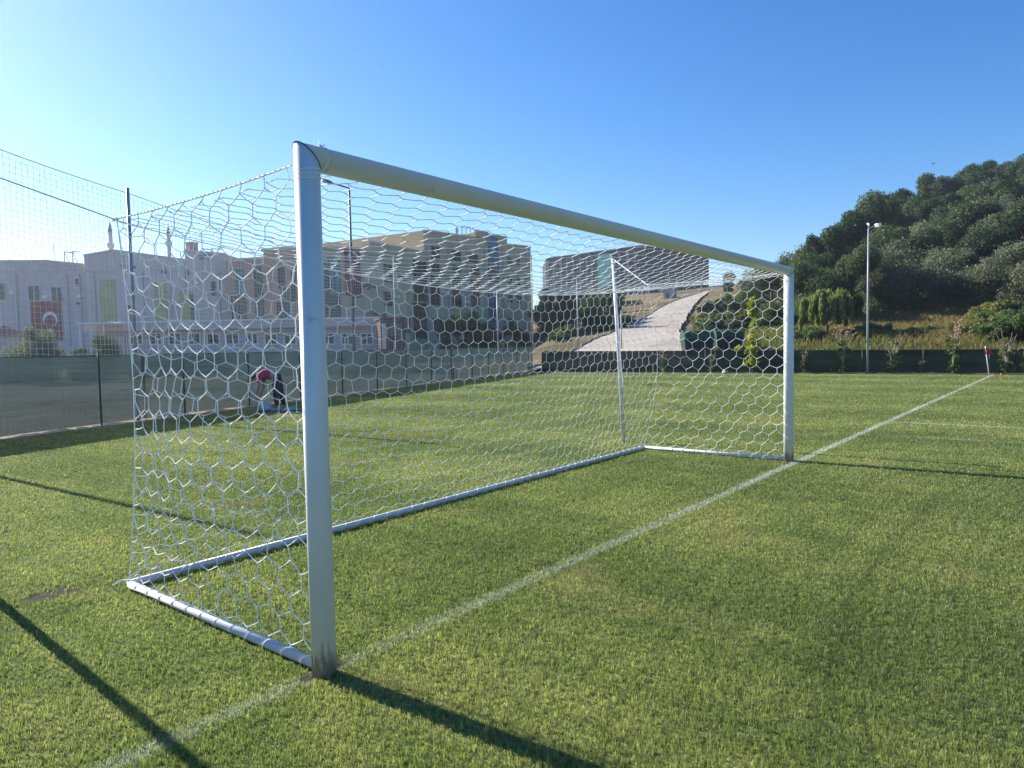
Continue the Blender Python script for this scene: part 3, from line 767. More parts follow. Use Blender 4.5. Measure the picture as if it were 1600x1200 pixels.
def panel(F_, parent, name, m, u0, v0, u1, v1, out=.08, lab=None):
    a0, a1, z0, z1 = F_.rect(u0, v0, u1, v1); b = MB(); F_.slab(b, a0, a1, z0, z1, -.02, out)
    o = b.build(name, M[m], parent, world=True)
    if lab: o['label'] = lab
    return o
def block(parent, name, m, F_, u0, u1, vtop0, vtop1, depth, base=-.2, vmid=None, coping=True, uref=None):
    """one storeyed block behind facade F_, with a parapet coping"""
    a0, z0 = F_.hit(u0, vtop0); a1, z1 = F_.hit(u1, vtop1)
    p0 = F_.A+F_.t*a0; p1 = F_.A+F_.t*a1; q0 = p0-F_.n*depth; q1 = p1-F_.n*depth
    b = MB()
    if vmid:
        am, zm = F_.hit(*vmid); pm = F_.A+F_.t*am; qm = pm-F_.n*depth
        b.prism([(p0.x,p0.y),(pm.x,pm.y),(p1.x,p1.y),(q1.x,q1.y),(qm.x,qm.y),(q0.x,q0.y)], base, [z0,zm,z1,z1,zm,z0])
        prof = [(a0,z0),(am,zm),(a1,z1)]
    else:
        b.prism([(p0.x,p0.y),(p1.x,p1.y),(q1.x,q1.y),(q0.x,q0.y)], base, [z0,z1,z1,z0]); prof = [(a0,z0),(a1,z1)]
    o = b.build(name, M[m], parent, world=True)
    if coping:
        b = MB()
        for (s0, y0), (s1, y1) in zip(prof[:-1], prof[1:]):
            vs = []
            for oo in (-.25, .10):
                for (a, z) in ((s0, y0-.10), (s1, y1-.10), (s1, y1+.10), (s0, y0+.10)):
                    p = F_.A+F_.t*a+F_.n*oo; vs.append((p.x, p.y, z))
            b.add(vs, [(4,5,6,7),(3,2,1,0),(0,1,5,4),(1,2,6,5),(2,3,7,6),(3,0,4,7)])
        b.build('coping', M['roofedge'], o, world=False)
        ch = o.children[0].data; co = np.empty(len(ch.vertices)*3, np.float32); ch.vertices.foreach_get('co', co)
        ch.vertices.foreach_set('co', (co.reshape(-1,3)-np.array(parent.location, np.float32)).ravel())
    return o
def roof_rack(parent, F_, u, v, h, w_):
    a, z = F_.hit(u, v); b = MB(); c = F_.A+F_.t*a-F_.n*1.5
    for k in (-1, 1):
        p = c+F_.t*(k*w_/2)
        b.tube([(p.x,p.y,z-.6), (p.x,p.y,z+h)], .05, 6); q = p-F_.n*1.2; b.tube([(q.x,q.y,z-.6), (p.x,p.y,z+h)], .04, 6)
        b.tube([(p.x,p.y,z+h), tuple(p+F_.t*.9+Vector((0,0,z+h-.1)))], .06, 6)
    return b.build('roof_rack', M['steel'], parent, world=True)

# white-lilac complex on the left
F1 = Face(-260, 79, 131, 76)
W = empty('white_building', (*xy(100, 77), 0), 'long pale lilac building with yellow green panels at the far left', 'building')
block(W, 'wall', 'lilac', F1, -260, 131, 409, 413, 14, vmid=(72, 407.5))
F2 = Face(131, 75, 352, 75)
block(W, 'wall', 'lilac2', F2, 131, 288, 399, 406, 16, vmid=(178, 391))
block(W, 'wall', 'lilac2', F2, 288.3, 353, 391, 397, 14)
F2b = Face(276, 74.2, 300, 74.2)
for (u0, v0, u1, v1) in ((-60,443,-40,469), (-10,443,9,468), (45,447,63,470), (81,449,97,471)): window(F1, W, u0, v0, u1, v1, bars=(2, 1))
for (u0, v0, u1, v1) in ((118,436,125,444), (118,472,127,477)): window(F1, W, u0, v0, u1, v1)
for (u0, v0, u1, v1) in ((189,413,194,421), (204,415,213,424), (204,447,211,470), (252,420,255,427), (257,419,261,428), (293,421,296,431), (199,476,210,502), (284,458,290,478)): window(F2, W, u0, v0, u1, v1)
for (u0, v0, u1, v1) in ((158,437,181,505), (242,441,262,506), (281,455,299,506)): panel(F2, W, 'colour_panel', 'yellow', u0, v0, u1, v1, .12)
window(F2, W, 312, 397, 332, 406, pane='teal', bars=(3, 2)); window(F2, W, 298, 459, 303, 502); window(F2, W, 330, 440, 338, 462)
panel(F1, W, 'wall_lamp', 'white', 124.5, 462, 131, 464.5, .5)
b = MB(); a, z = F2.hit(292, 392); c = F2.A+F2.t*a-F2.n*1.2; b.box(c.x-.45, c.y-.45, z-.6, c.x+.45, c.y+.45, z+.9); b.box(c.x-.5, c.y-.5, z+.9, c.x+.5, c.y+.5, z+1.05); b.build('chimney', M['tan'], W, world=True)
roof_rack(W, F1, 92, 410, 1.35, 1.0); roof_rack(W, F2, 315, 393, .5, .9)
b = MB(); a, z = F1.hit(74, 409); c = F1.A+F1.t*a-F1.n*1.0; b.tube([(c.x,c.y,z-.3),(c.x,c.y,z+2.1)], .03, 6); b.build('antenna', M['steel'], W, world=True)
panel(F1, W, 'cornice', 'lilac2', -240, 424.5, 129, 426.5, .12); panel(F2, W, 'cornice', 'lilac2', 133, 421, 282, 423, .12)
for u_ in (28, 108, 127): panel(F1, W, 'downpipe', 'lamp_grey', u_, 428, u_+1.2, 540, .14)
for u_ in (150, 226, 268, 344): panel(F2, W, 'downpipe', 'lamp_grey', u_, 425, u_+1.2, 540, .14)
for (u_, v_) in ((70, 462), (20, 455)): panel(F1, W, 'air_conditioner', 'white', u_, v_, u_+6, v_+4.5, .45)
for (u_, v_) in ((220, 452), (306, 440), (344, 455)): panel(F2, W, 'air_conditioner', 'white', u_, v_, u_+6, v_+4.5, .45)
# red flag hung on its wall
a0, a1, z0, z1 = F1.rect(50, 471, 97, 532)
fl = empty('hanging_flag', tuple(F1.A+F1.t*((a0+a1)/2)+F1.n*.1+Vector((0,0,z0))), 'large red flag with white crescent and star hung on the pale wall', 'flag')
b = MB(); nx_ = 14; vs = []
for i in range(nx_+1):
    s = i/nx_; a = a0+(a1-a0)*s; oo = .10+.03*math.sin(s*14)
    p = F1.A+F1.t*a+F1.n*oo; vs += [(p.x,p.y,z0), (p.x,p.y,z1)]
b.add(vs, [(2*i, 2*i+2, 2*i+3, 2*i+1) for i in range(nx_)]); c_ = b.build('cloth', M['red'], fl, world=True); c_.modifiers.new('s', 'SOLIDIFY').thickness = .012
def crescent(cx, cz, r):
    out = []
    n = 22
    for k in range(n+1):
        th = rad(38)+(2*math.pi-2*rad(38))*k/n; out.append((cx+r*math.sin(th), cz-r*math.cos(th)))
    for k in range(n+1):
        th = rad(48)+(2*math.pi-2*rad(48))*(n-k)/n; out.append((cx+.8*r*math.sin(th), cz-r*.23-.8*r*math.cos(th)))
    return out
def flat_poly(F_, pts, o0, o1):
    b = MB(); n = len(pts)//2
    ring = lambda oo: [tuple(F_.A+F_.t*a+F_.n*oo+Vector((0,0,z))) for a, z in pts]
    v0, v1 = ring(o0), ring(o1); N = len(pts)
    b.add(v0+v1, [(k, N-1-k, N-2-k, k+1) for k in range(n-1)]+[(N+k, N+k+1, N+N-2-k, N+N-1-k) for k in range(n-1)]+[(k, (k+1)%N, N+(k+1)%N, N+k) for k in range(N)])
    return b
am_, zc = F1.hit(80, 499)
flat_poly(F1, crescent(am_, zc, .85), .15, .165).build('crescent', M['white'], fl, world=True)
b = MB(); sp = []
for k in range(10):
    rr_ = .36 if k % 2 == 0 else .14; th = 2*math.pi*k/10; sp.append(tuple(F1.A+F1.t*(am_+rr_*math.sin(th))+F1.n*.166+Vector((0,0,zc-1.25+rr_*math.cos(th)))))
b.add(sp, [tuple(range(10))]); b.build('star', M['white'], fl, world=True)

# tan and beige wing between the white building and the big block
F3 = Face(352, 73, 414, 71); F4 = Face(408, 70, 470, 68.5); F5 = Face(470, 69, 578, 74)
T = empty('tan_building', (*xy(450, 70), 0), 'tan building with teal glass strips left of the big beige block', 'building')
block(T, 'wall', 'tan', F3, 352, 411, 406, 403, 12)
block(T, 'wall', 'tan', F4, 411.2, 470, 390.5, 384, 13)
block(T, 'wall', 'beige', F5, 470.3, 577, 384, 389, 12)
for (u0, v0, u1, v1, p) in ((370,421,381,460,'teal'), (363,462,384,501,'pane'), (399,417,410,501,'pane')): window(F3, T, u0, v0, u1, v1, pane=p, bars=(2, 3), fw_=.06, frame='frame_dark')
for (u0, v0, u1, v1, p) in ((436,418,444,450,'pane'), (440,452,451,468,'teal'), (434,473,452,500,'pane'), (456,425,462,470,'pane')): window(F4, T, u0, v0, u1, v1, pane=p, bars=(2, 2), fw_=.06, frame='frame_dark')
for (u0, v0, u1, v1, p) in ((476,410,486,500,'pane'), (504,412,512,498,'pane'), (514,404,531,461,'teal'), (514,463,531,499,'pane')): window(F5, T, u0, v0, u1, v1, pane=p, bars=(2, 4), fw_=.06, frame='frame_dark')
panel(F4, T, 'roof_slab', 'roofedge', 413, 388, 466, 391.5, .5)
roof_rack(T, F5, 492, 384, .7, .8)
# red banner on it
a0, a1, z0, z1 = F5.rect(538, 391, 563, 466)
rb = empty('red_banner', tuple(F5.A+F5.t*((a0+a1)/2)+F5.n*.15+Vector((0,0,z0))), 'long red banner with a pale emblem hanging on the tan building', 'banner')
b = MB(); vs = []; n = 12
for i in range(n+1):
    s = i/n; a = a0+(a1-a0)*s; oo = .15+.05*math.sin(s*11)
    p = F5.A+F5.t*a+F5.n*oo; vs += [(p.x,p.y,z0+.5*(1-s)*0+.55*abs(s-.65)), (p.x,p.y,z1)]
b.add(vs, [(2*i, 2*i+2, 2*i+3, 2*i+1) for i in range(n)]); b.build('cloth', M['red'], rb, world=True).modifiers.new('s', 'SOLIDIFY').thickness = .012
ac, zc2 = F5.hit(550, 402); flat_poly(F5, crescent(ac, zc2, .55), .215, .23).build('crescent', M['white'], rb, world=True)
a, z = F5.hit(566, 452)
b = MB(); pts = [F5.A+F5.t*(a-1.0+2.0*i/12)+F5.n*1.0+Vector((0,0,z+.35-.5*((i-7)/7)**2)) for i in range(13)]
b.tube(pts, .16, 6); b.tube([F5.A+F5.t*(a+.6)+Vector((0,0,z)), F5.A+F5.t*(a+.6)+F5.n*1.0+Vector((0,0,z+.3))], .06, 6); b.build('door_canopy', M['lamp_dark'], T, world=True)

# the big beige block
F6 = Face(577, 75, 829, 105)
Bg = empty('apartment_block', (*xy(700, 88), 0), 'large beige four storey block in shade with a blue glass strip', 'building')
wing = block(Bg, 'wall', 'greyrender', F6, 577, 662, 377.5, 394, 13)
tall = block(Bg, 'wall', 'greyrender', F6, 662.2, 745, 360, 371, 24)
tall2 = block(Bg, 'wall', 'greyrender', F6, 745.2, 792, 363, 371, 15)
tall3 = block(Bg, 'wall', 'greyrender', F6, 792.2, 829, 381.5, 385.5, 13)
# pent-house front towards the left
b = MB(); a0, zt = F6.hit(662, 360); p = F6.A+F6.t*(a0+.02)
q = Vector((*xy(577, 101), 0)); qq = q-F6.n*8; pp = p-F6.n*10
b.prism([(p.x-F6.n.x*.02,p.y-F6.n.y*.02),(q.x,q.y),(qq.x,qq.y),(pp.x,pp.y)], 6, zt-.05); b.build('wall', M['greyrender'], Bg, world=True)
b = MB(); a, z = F6.hit(736, 366); c = F6.A+F6.t*a-F6.n*.5
panel(F6, Bg, 'stair_tower', 'beige', 741, 361, 760, 372, .35)
for (u0, v0, u1, v1, p, br) in ((646,408,666,470,'pane',(3,6)), (646,474,666,528,'pane',(3,5)), (674,386,686,405,'pane',(2,2)), (706,393,719,407,'pane',(2,2)), (733,398,746,409,'pane',(2,2)),
    (673,431,686,476,'pane',(2,4)), (707,434,720,478,'pane',(2,4)), (736,437,748,479,'pane',(2,4)), (674,412,686,424,'pane',(2,1)), (707,415,720,427,'teal',(2,1)), (736,418,748,429,'pane',(2,1)),
    (763,371,778,440,'blueglass',(2,8)), (763,442,778,520,'blueglass',(2,8)), (793,402,798,411,'pane',(1,1)), (806,404,811,413,'pane',(1,1)), (794,432,799,444,'pane',(1,1)), (807,434,812,445,'pane',(1,1)),
    (794,462,800,472,'pane',(1,1)), (808,463,814,473,'pane',(1,1)), (676,498,690,516,'pane',(2,1)), (709,500,722,517,'pane',(2,1)), (600,412,612,440,'pane',(2,2)), (622,430,634,440,'pane',(2,1)), (600,455,612,478,'pane',(2,2)),
    (625,497,640,520,'pane',(2,1)), (738,505,750,520,'pane',(2,1)), (794,498,802,512,'pane',(1,1))): window(F6, Bg, u0, v0, u1, v1, pane=p, bars=br, fw_=.06, frame='frame_dark')
for u_ in (668, 700, 730, 757, 786, 822): panel(F6, Bg, 'downpipe', 'lamp_grey', u_, 388, u_+1.0, 540, .14)
for (u_, v_) in ((690, 418), (724, 440), (691, 455), (725, 470), (752, 425), (801, 452), (815, 425), (637, 452), (615, 462)): panel(F6, Bg, 'air_conditioner', 'white', u_, v_, u_+5, v_+4, .45)
for v_ in (409, 452, 492): panel(F6, Bg, 'string_course', 'beige', 580, v_+3, 644, v_+4.6, .09)
b = MB(); a, z = F6.hit(756, 362)
for k in range(3):
    c = F6.A+F6.t*(a-.8+1.0*k)-F6.n*3; b.tube([(c.x,c.y,z-.4),(c.x,c.y,z+.9)], .05, 6); b.tube([(c.x,c.y,z+.9), tuple(c+F6.t*1.0+Vector((0,0,z+1.1)))], .05, 6)
b.build('roof_rack', M['tank'], Bg, world=True)
b = MB(); c = F6.A+F6.t*(a-2.0)-F6.n*3; b.tube([(c.x,c.y,z-.2),(c.x,c.y,z+.5)], .22, 10); b.build('vent_pipe', M['steel'], Bg, world=True)

# the dark block on the hill
F7 = Face(855, 250, 1004, 222); F7b = Face(1004, 222, 1108, 250)
dk = empty('dark_apartment_block', (*xy(980, 230), zat(980, 470, 230)), 'dark navy clad apartment block on the hill above the road', 'building')
zb = 8.0
_, zt = F7.hit(1003, 385)
pA, pC, pB = F7.A, F7.B, F7b.B; back = (FH*26)
b = MB(); b.prism([(pA.x,pA.y),(pC.x,pC.y),(pB.x,pB.y),(pB.x+back.x,pB.y+back.y),(pA.x+back.x,pA.y+back.y)], zb, zt); b.build('wall', M['dark_tower'], dk, world=True)
rg = random.Random(5)
for Fx in (F7, F7b):
    LL = (Fx.B-Fx.A).length; s = .6; k = 0
    while s < LL-1.5:
        wd = rg.choice((.5, .7, 1.0)); b = MB(); Fx.slab(b, s, s+wd, zb+.5, zt-rg.uniform(.3, 1.2), -.05, .35)
        b.build('cladding_strip', M['tower_light'], dk, world=True); s += wd+rg.uniform(1.3, 2.6); k += 1
    for fl_ in range(1, 6):
        z = zb+(zt-zb)*fl_/6; b = MB(); Fx.slab(b, .2, LL-.2, z-.13, z+.13, -.05, .30); b.build('balcony_slab', M['dark_tower'], dk, world=True)
    b = MB(); Fx.slab(b, -.2, LL+.2, zt, zt+.4, -2, .3); b.build('coping', M['dark_tower'], dk, world=True)
panel(F7, dk, 'glass_bay', 'teal', 936, 397, 958, 448, .8)

# long low pavilion and its neighbours behind the fence
F8 = Face(148, 50, 590, 49.5)
pv = empty('low_pavilion', (*xy(370, 50), 0), 'long low white pavilion with a flat roof behind the left fence', 'building')
a0, _ = F8.hit(148, 520); a1, _ = F8.hit(588, 520); _, z1 = F8.hit(370, 501); _, zf = F8.hit(370, 514)
b = MB(); F8.slab(b, a0, a1, -.1, zf, -6, 0); b.build('wall', M['lilac'], pv, world=True)
b = MB(); F8.slab(b, a0-.4, a1+.3, zf, z1-.06, -6.4, .7); b.build('fascia', M['lilac2'], pv, world=True)
b = MB(); F8.slab(b, a0-.45, a1+.35, z1-.06, z1+.06, -6.5, .78); b.build('roof_edge', M['white'], pv, world=True)
for k in range(13):
    u0 = 205+k*30
    if u0+16 < 582: window(F8, pv, u0, 522, u0+17, 537, bars=(2, 1), frame='white')
F9 = Face(110, 47, 165, 47)
sh = empty('small_shelter', (*xy(140, 47.5), 0), 'small white roofed shelter left of the pavilion', 'shelter')
a0, z1 = F9.hit(120, 504); a1, _ = F9.hit(162, 504)
b = MB(); F9.slab(b, a0, a1, z1-.12, z1, -3, 0); b.build('roof', M['white'], sh, world=True)
for s in (a0+.1, a1-.1):
    for oo in (-.1, -2.9):
        p = F9.A+F9.t*s+F9.n*oo; MB().tube([(p.x,p.y,-.1),(p.x,p.y,z1-.12)], .05, 8).build('leg', M['white'], sh, world=True)
b = MB(); F9.slab(b, a0+.2, a1-.2, -.1, z1-.9, -2.9, -2.8); b.build('back_panel', M['lilac'], sh, world=True)
F10 = Face(594, 46, 634, 46.5)
ht = empty('maroon_hut', (*xy(613, 46.5), 0), 'small maroon hut with pale door at the end of the pavilion', 'hut')
a0, z1 = F10.hit(594, 496); a1, _ = F10.hit(633, 496)
b = MB(); F10.slab(b, a0, a1, -.1, z1-.15, -2.4, 0); b.build('wall', M['maroon'], ht, world=True)
b = MB(); F10.slab(b, a0-.12, a1+.12, z1-.15, z1, -2.5, .15); b.build('roof', M['maroon'], ht, world=True)
panel(F10, ht, 'door', 'lilac2', 597, 505, 603, 545, .05); window(F10, ht, 612, 508, 626, 522, bars=(2, 1), frame='frame_dark')
F11 = Face(-90, 42, 40, 42)
hs = empty('pink_roofed_house', (*xy(-20, 43), 0), 'low house with a pink tiled roof at the left edge of the photo', 'house')
a0, z1 = F11.hit(-90, 523); a1, _ = F11.hit(-50, 523); _, zr = F11.hit(0, 512)
b = MB(); F11.slab(b, a0, a1, -.1, z1, -5, 0); b.build('wall', M['lilac2'], hs, world=True)
b = MB(); vs = []
for s in (a0-.3, a1+.3):
    for oo, z in ((.35, z1-.05), (-2.5, zr+.25), (-5.3, z1-.05)): vs.append(tuple(F11.A+F11.t*s+F11.n*oo+Vector((0,0,z))))
b.add(vs, [(0,1,4,3),(1,2,5,4),(0,2,1),(3,4,5),(0,3,5,2)]); b.build('roof', M['pinkroof'], hs, world=True)
# minarets
def minaret(u, d, vt, vbal, lab):
    z1 = zat(u, vt, d); zb_ = zat(u, vbal, d); x, y = xy(u, d); k = d/F
    o = empty('minaret', (x, y, 0), lab, 'minaret', 'minarets of the mosque behind the white building')
    zc_ = z1-22*k
    MB().tube([(0,0,0), (0,0,zc_)], [4.0*k, 3.0*k], 14).build('shaft', M['minaret'], o, smooth=True)
    MB().tube([(0,0,zc_), (0,0,zc_+.2), (0,0,z1)], [3.3*k, 3.2*k, .15*k], 14).build('spire', M['lead'], o, smooth=True)
    MB().tube([(0,0,zb_-5*k), (0,0,zb_-2*k), (0,0,zb_)], [3.6*k, 4.8*k, 5.2*k], 14).tube([(0,0,zb_), (0,0,zb_+3*k)], 5.0*k, 14).build('balcony', M['minaret'], o)
minaret(181, 130, 341, 383, 'white minaret with dark spire above the white building, nearer the left edge')
minaret(271, 130, 346, 380, 'white minaret with dark spire rising beside the tan chimney')
# grey store on the hill
F12 = Face(1037, 150, 1052, 149)
st = empty('grey_store', (*xy(1045, 150), 5), 'small grey metal store beside the hill road', 'shed')
a0, z1 = F12.hit(1037, 452); a1, _ = F12.hit(1051, 452); _, z0 = F12.hit(1044, 472)
b = MB(); F12.slab(b, a0, a1, z0, z1, -3, 0); b.build('wall', M['grey_wall'], st, world=True)
b = MB(); F12.slab(b, a0-.2, a1+.2, z1, z1+.2, -3.2, .3); b.build('roof', M['lamp_grey'], st, world=True)
panel(F12, st, 'door', 'lamp_dark', 1041, 458, 1045, 470, .06)
# retaining wall under the hill block
F13 = Face(835, 150, 1000, 140)
rw = MB(); a0, z1 = F13.hit(835, 479); a1, _ = F13.hit(1003, 481); F13.slab(rw, a0, a1, z1-3, z1, -.6, 0); F13.slab(rw, a0, a1, z1, z1+.25, -.7, .1)
tag(rw.build('retaining_wall', M['soil']), 'low earth coloured retaining wall on the slope below the dark block', 'wall')

# ------------------------------------------------------------------ lamps and poles
def lamp(u, d, vt, headu, headv, label, m='lamp_dark', r=.07, head='lamp_dark', z0=0):
    x, y = xy(u, d); p1 = at(u, vt, d); h = p1.z-z0
    o = empty('street_lamp', (p1.x, p1.y, z0), label, 'street lamp')
    MB().tube([(0,0,-.1), (0,0,h*.5), (0,0,h)], [r*1.25, r, r*.75], 12).build('pole', M[m], o, smooth=True)
    q = at(headu, headv, d)-Vector((p1.x, p1.y, z0)); top = Vector((0,0,h))
    MB().tube([top, top.lerp(q, .72)], r*.55, 8).build('arm', M[m], o, smooth=True)
    dvec = (q-top); n = dvec.normalized(); sd = n.cross(Vector((0,0,1))).normalized(); uu = sd.cross(n)
    c0 = top.lerp(q, .62); b = MB(); vs = []
    for f, wd, th in ((0, .07, .06), (.25, .16, .09), (.85, .17, .08), (1, .09, .04)):
        c = c0.lerp(q, f)
        for sx, sz in ((-1,-1),(1,-1),(1,1),(-1,1)): vs.append(c+sd*wd*sx+uu*th*sz)
    fs = [(0,3,2,1),(12,13,14,15)]+[(i*4+k, i*4+(k+1)%4, (i+1)*4+(k+1)%4, (i+1)*4+k) for i in range(3) for k in range(4)]
    b.add(vs, fs); b.build('lamp_head', M[head], o)
    return o
lamp(545.5, 38, 294, 503, 281.5, 'dark street lamp rising behind the crossbar, its arm pointing left', r=.075)
lr = ground(1356.5, 584); dl = (lr-CAM).dot(FH)
L2 = lamp(1357, dl, 357, 1375, 350.5, 'tall grey lamp post before the wooded hill, with white double heads', m='lamp_grey', r=.046, head='lamp_head')
q = at(1358, 350, dl+.6)-Vector(L2.location); tpz = L2.children[0].data.vertices[-1].co.z
MB().tube([(0,0,tpz-.02), q], .03, 8).tube([q-Vector((.10,.0,0)), q+Vector((.12,.08,.03))], [.03,.05], 8).build('lamp_head', M['lamp_head'], L2)
def pole(u, d, vt, label, r=.06):
    p1 = at(u, vt, d); zz = terr(p1.x, p1.y); o = empty('utility_pole', (p1.x, p1.y, zz), label, 'pole', 'bare grey poles beyond the fence')
    MB().tube([(0,0,-.2), (0,0,p1.z-zz)], [r*1.2, r*.8], 10).build('shaft', M['lamp_grey'], o, smooth=True)
    MB().tube([(0,0,p1.z-zz), (0,0,p1.z-zz+.08)], r*.95, 10).build('cap', M['lamp_grey'], o)
    return o
pole(776.5, 60, 455, 'thin grey pole in front of the blue glass strip', .06)
pole(830, 62, 400, 'grey pole at the right edge of the big beige block', .065)
pole(901.5, 56, 437, 'thin grey pole at the foot of the hill road', .055)
pole(970.5, 52, 486, 'short dark pole standing beside the concrete road', .05)

# ------------------------------------------------------------------ green waste containers
def container(u0, u1, vt, d, label):
    p0, p1 = Vector((*xy(u0, d), 0)), Vector((*xy(u1, d), 0)); c = (p0+p1)/2; wdt = (p1-p0).length; zz = terr(c.x, c.y)
    zt = zat((u0+u1)/2, vt, d)-zz
    t = (p1-p0).normalized(); o = empty('waste_container', (c.x, c.y, zz), label, 'container', 'green waste containers', rz=math.atan2(t.y, t.x))
    h = zt; w2 = wdt/2
    b = MB(); vs = [(-w2*.86,-.45,.18),(w2*.86,-.45,.18),(w2*.86,.45,.18),(-w2*.86,.45,.18),(-w2,-.6,h*.68),(w2,-.6,h*.68),(w2,.6,h*.68),(-w2,.6,h*.68)]
    b.add(vs, [(3,2,1,0),(0,1,5,4),(1,2,6,5),(2,3,7,6),(3,0,4,7),(4,5,6,7)]); bevel(b.build('body', M['bin_dark'], o), .04)
    b = MB(); n = 8; vs = []
    for i in range(n+1):
        a = math.pi*i/n; vs += [(-w2*1.02, -.63*math.cos(a), h*.68+.004+(h*.32)*math.sin(a)), (w2*1.02, -.63*math.cos(a), h*.68+.004+(h*.32)*math.sin(a))]
    b.add(vs, [(2*i, 2*i+1, 2*i+3, 2*i+2) for i in range(n)]+[tuple(range(0, 2*n+2, 2)), tuple(range(2*n+1, 0, -2))]); b.build('lid', M['bin_green'], o)
    b = MB(); b.box(-w2*.5, -.62, h*.72, w2*.5, -.56, h*.95); b.build('lid_flap', M['bin_green'], o)
    for sx in (-.7, .7):
        for sy in (-.35, .35): MB().tube([(sx*w2-.04, sy, .09), (sx*w2+.04, sy, .09)], .09, 10).build('wheel', M['rubber'], o)
container(1066, 1112, 516, 45, 'green waste container at the roadside, nearer the concrete road')
container(1116, 1158, 515, 46, 'green waste container partly behind the yellow green sapling')

# ------------------------------------------------------------------ vegetation
def leaf_cloud(centers, radii, n, size, seed, flat=.75, shell=.25, droop=0, fuzz=.0, aspect=1.6):
    """leaf-sized quads scattered over many lobes"""
    g_ = np.random.default_rng(seed); C = np.array(centers, float); Rr = np.array(radii, float)
    wgt = (Rr.max(axis=1) if Rr.ndim == 2 else Rr)**2; idx = g_.choice(len(C), n, p=wgt/wgt.sum())
    d = g_.normal(size=(n, 3)); d /= np.linalg.norm(d, axis=1)[:, None]
    rr = (shell+(1-shell)*g_.random(n)**.6)[:, None]
    rv = Rr[idx] if Rr.ndim == 2 else Rr[idx][:, None]*np.array([1, 1, flat])
    p = C[idx]+d*rr*rv
    p = p+g_.normal(scale=fuzz, size=(n, 3))
    nrm = d+g_.normal(scale=.65, size=(n, 3)); nrm /= np.linalg.norm(nrm, axis=1)[:, None]
    a = np.cross(nrm, g_.normal(size=(n, 3))); 
    if droop: a = a*(1-droop)+np.array([0, 0, -1.])*droop
    a /= np.linalg.norm(a, axis=1)[:, None]; bq = np.cross(nrm, a); bq /= np.linalg.norm(bq, axis=1)[:, None]
    s = size*(.55+.9*g_.random(n))[:, None]
    V = np.stack([p-a*s*aspect/2, p+bq*s/2, p+a*s*aspect/2, p-bq*s/2], 1).astype(np.float32)
    return V.reshape(-1, 3)
def leaf_mesh(name, V):
    n = len(V)//4; me = bpy.data.meshes.new(name); me.vertices.add(n*4); me.vertices.foreach_set('co', V.ravel())
    me.loops.add(n*4); me.loops.foreach_set('vertex_index', np.arange(n*4, dtype=np.int32)); me.polygons.add(n)
    me.polygons.foreach_set('loop_start', np.arange(0, n*4, 4, dtype=np.int32)); me.update(calc_edges=True); me.validate(); return me
def limbs(h, spread, seed, r0=.22, n=6, z0=.25):
    rg = random.Random(seed); b = MB()
    b.tube([(0,0,-.4), (rg.uniform(-.1,.1)*h*.1, 0, h*.3), (rg.uniform(-.05,.05)*h, rg.uniform(-.05,.05)*h, h*.68)], [r0*1.3, r0*.9, r0*.35], 8)
    for k in range(n):
        a = 2*math.pi*k/n+rg.uniform(-.4, .4); zs = h*rg.uniform(z0, z0+.3)
        e = (math.cos(a)*spread*rg.uniform(.5,.85), math.sin(a)*spread*rg.uniform(.5,.85), zs+h*rg.uniform(.2,.4))
        m_ = (e[0]*.45, e[1]*.45, zs+(e[2]-zs)*.35)
        b.tube([(0,0,zs), m_, e], [r0*.5, r0*.3, r0*.08], 6)
    return b
def crown_lobes(h, spread, seed, n=26, z0=.35, dome=1.0):
    rg = random.Random(seed); C = []; R_ = []
    for k in range(n):
        a = rg.uniform(0, 2*math.pi); q = math.sqrt(rg.random()); zz = rg.random()
        zfac = z0+(1-z0)*zz
        rad_ = spread*(math.sin(math.pi*(.18+.70*zz)))*q*.86
        rs = spread*rg.choice((rg.uniform(.34, .5), rg.uniform(.24, .34), rg.uniform(.14, .2)))
        C.append((rad_*math.cos(a), rad_*math.sin(a), h*zfac-rs*.6)); R_.append(rs)
    return C, R_
def tree_proto(name, h, spread, seed, leaf, nleaf, size, z0=.3, n=26, flat=.75, r0=.22):
    o = empty(name, (0, 0, 0), 'x', 'tree')
    limbs(h, spread, seed, r0).build('trunk', M['bark'], o, smooth=True)
    C, R_ = crown_lobes(h, spread, seed+1, n, z0)
    link('crown', leaf_mesh('crown', leaf_cloud(C, R_, nleaf, size, seed+2, flat, fuzz=.08)), M[leaf], o)
    return o
protos = {
    'pine': [tree_proto('pine_tree', 8, 3.9, s, 'pine', 42000, .12, .14, 15, .92) for s in (10, 20, 30)],
    'olive': [tree_proto('olive_tree', 6, 3.4, s, 'olive', 22000, .11, .24, 30, .95, .15) for s in (41, 51, 61)],
    'oak': [tree_proto('evergreen_oak', 8, 4.3, s, 'oak', 40000, .12, .10, 26, .95) for s in (71, 81)],
}
used = set()
def plant(kind, u, d, h, label, group=None, var=None, wide=1.0, sink=.3):
    P_ = protos[kind]; i = (var if var is not None else random.randrange(len(P_))) % len(P_)
    src = P_[i]
    if (kind, i) in used: o = copy_tree(src)
    else: o = src; used.add((kind, i))
    x, y = xy(u, d); hh = {'pine': 8, 'olive': 6, 'oak': 8}[kind]; k = h/hh
    o.location = (x, y, terr(x, y)-sink); o.rotation_euler = (0, 0, random.uniform(0, 6.28)); o.scale = (k*wide, k*wide, k)
    o['label'] = label
    if group: o['group'] = group
    elif 'group' in o: del o['group']
    return o
GRV = 'trees of the hillside grove'
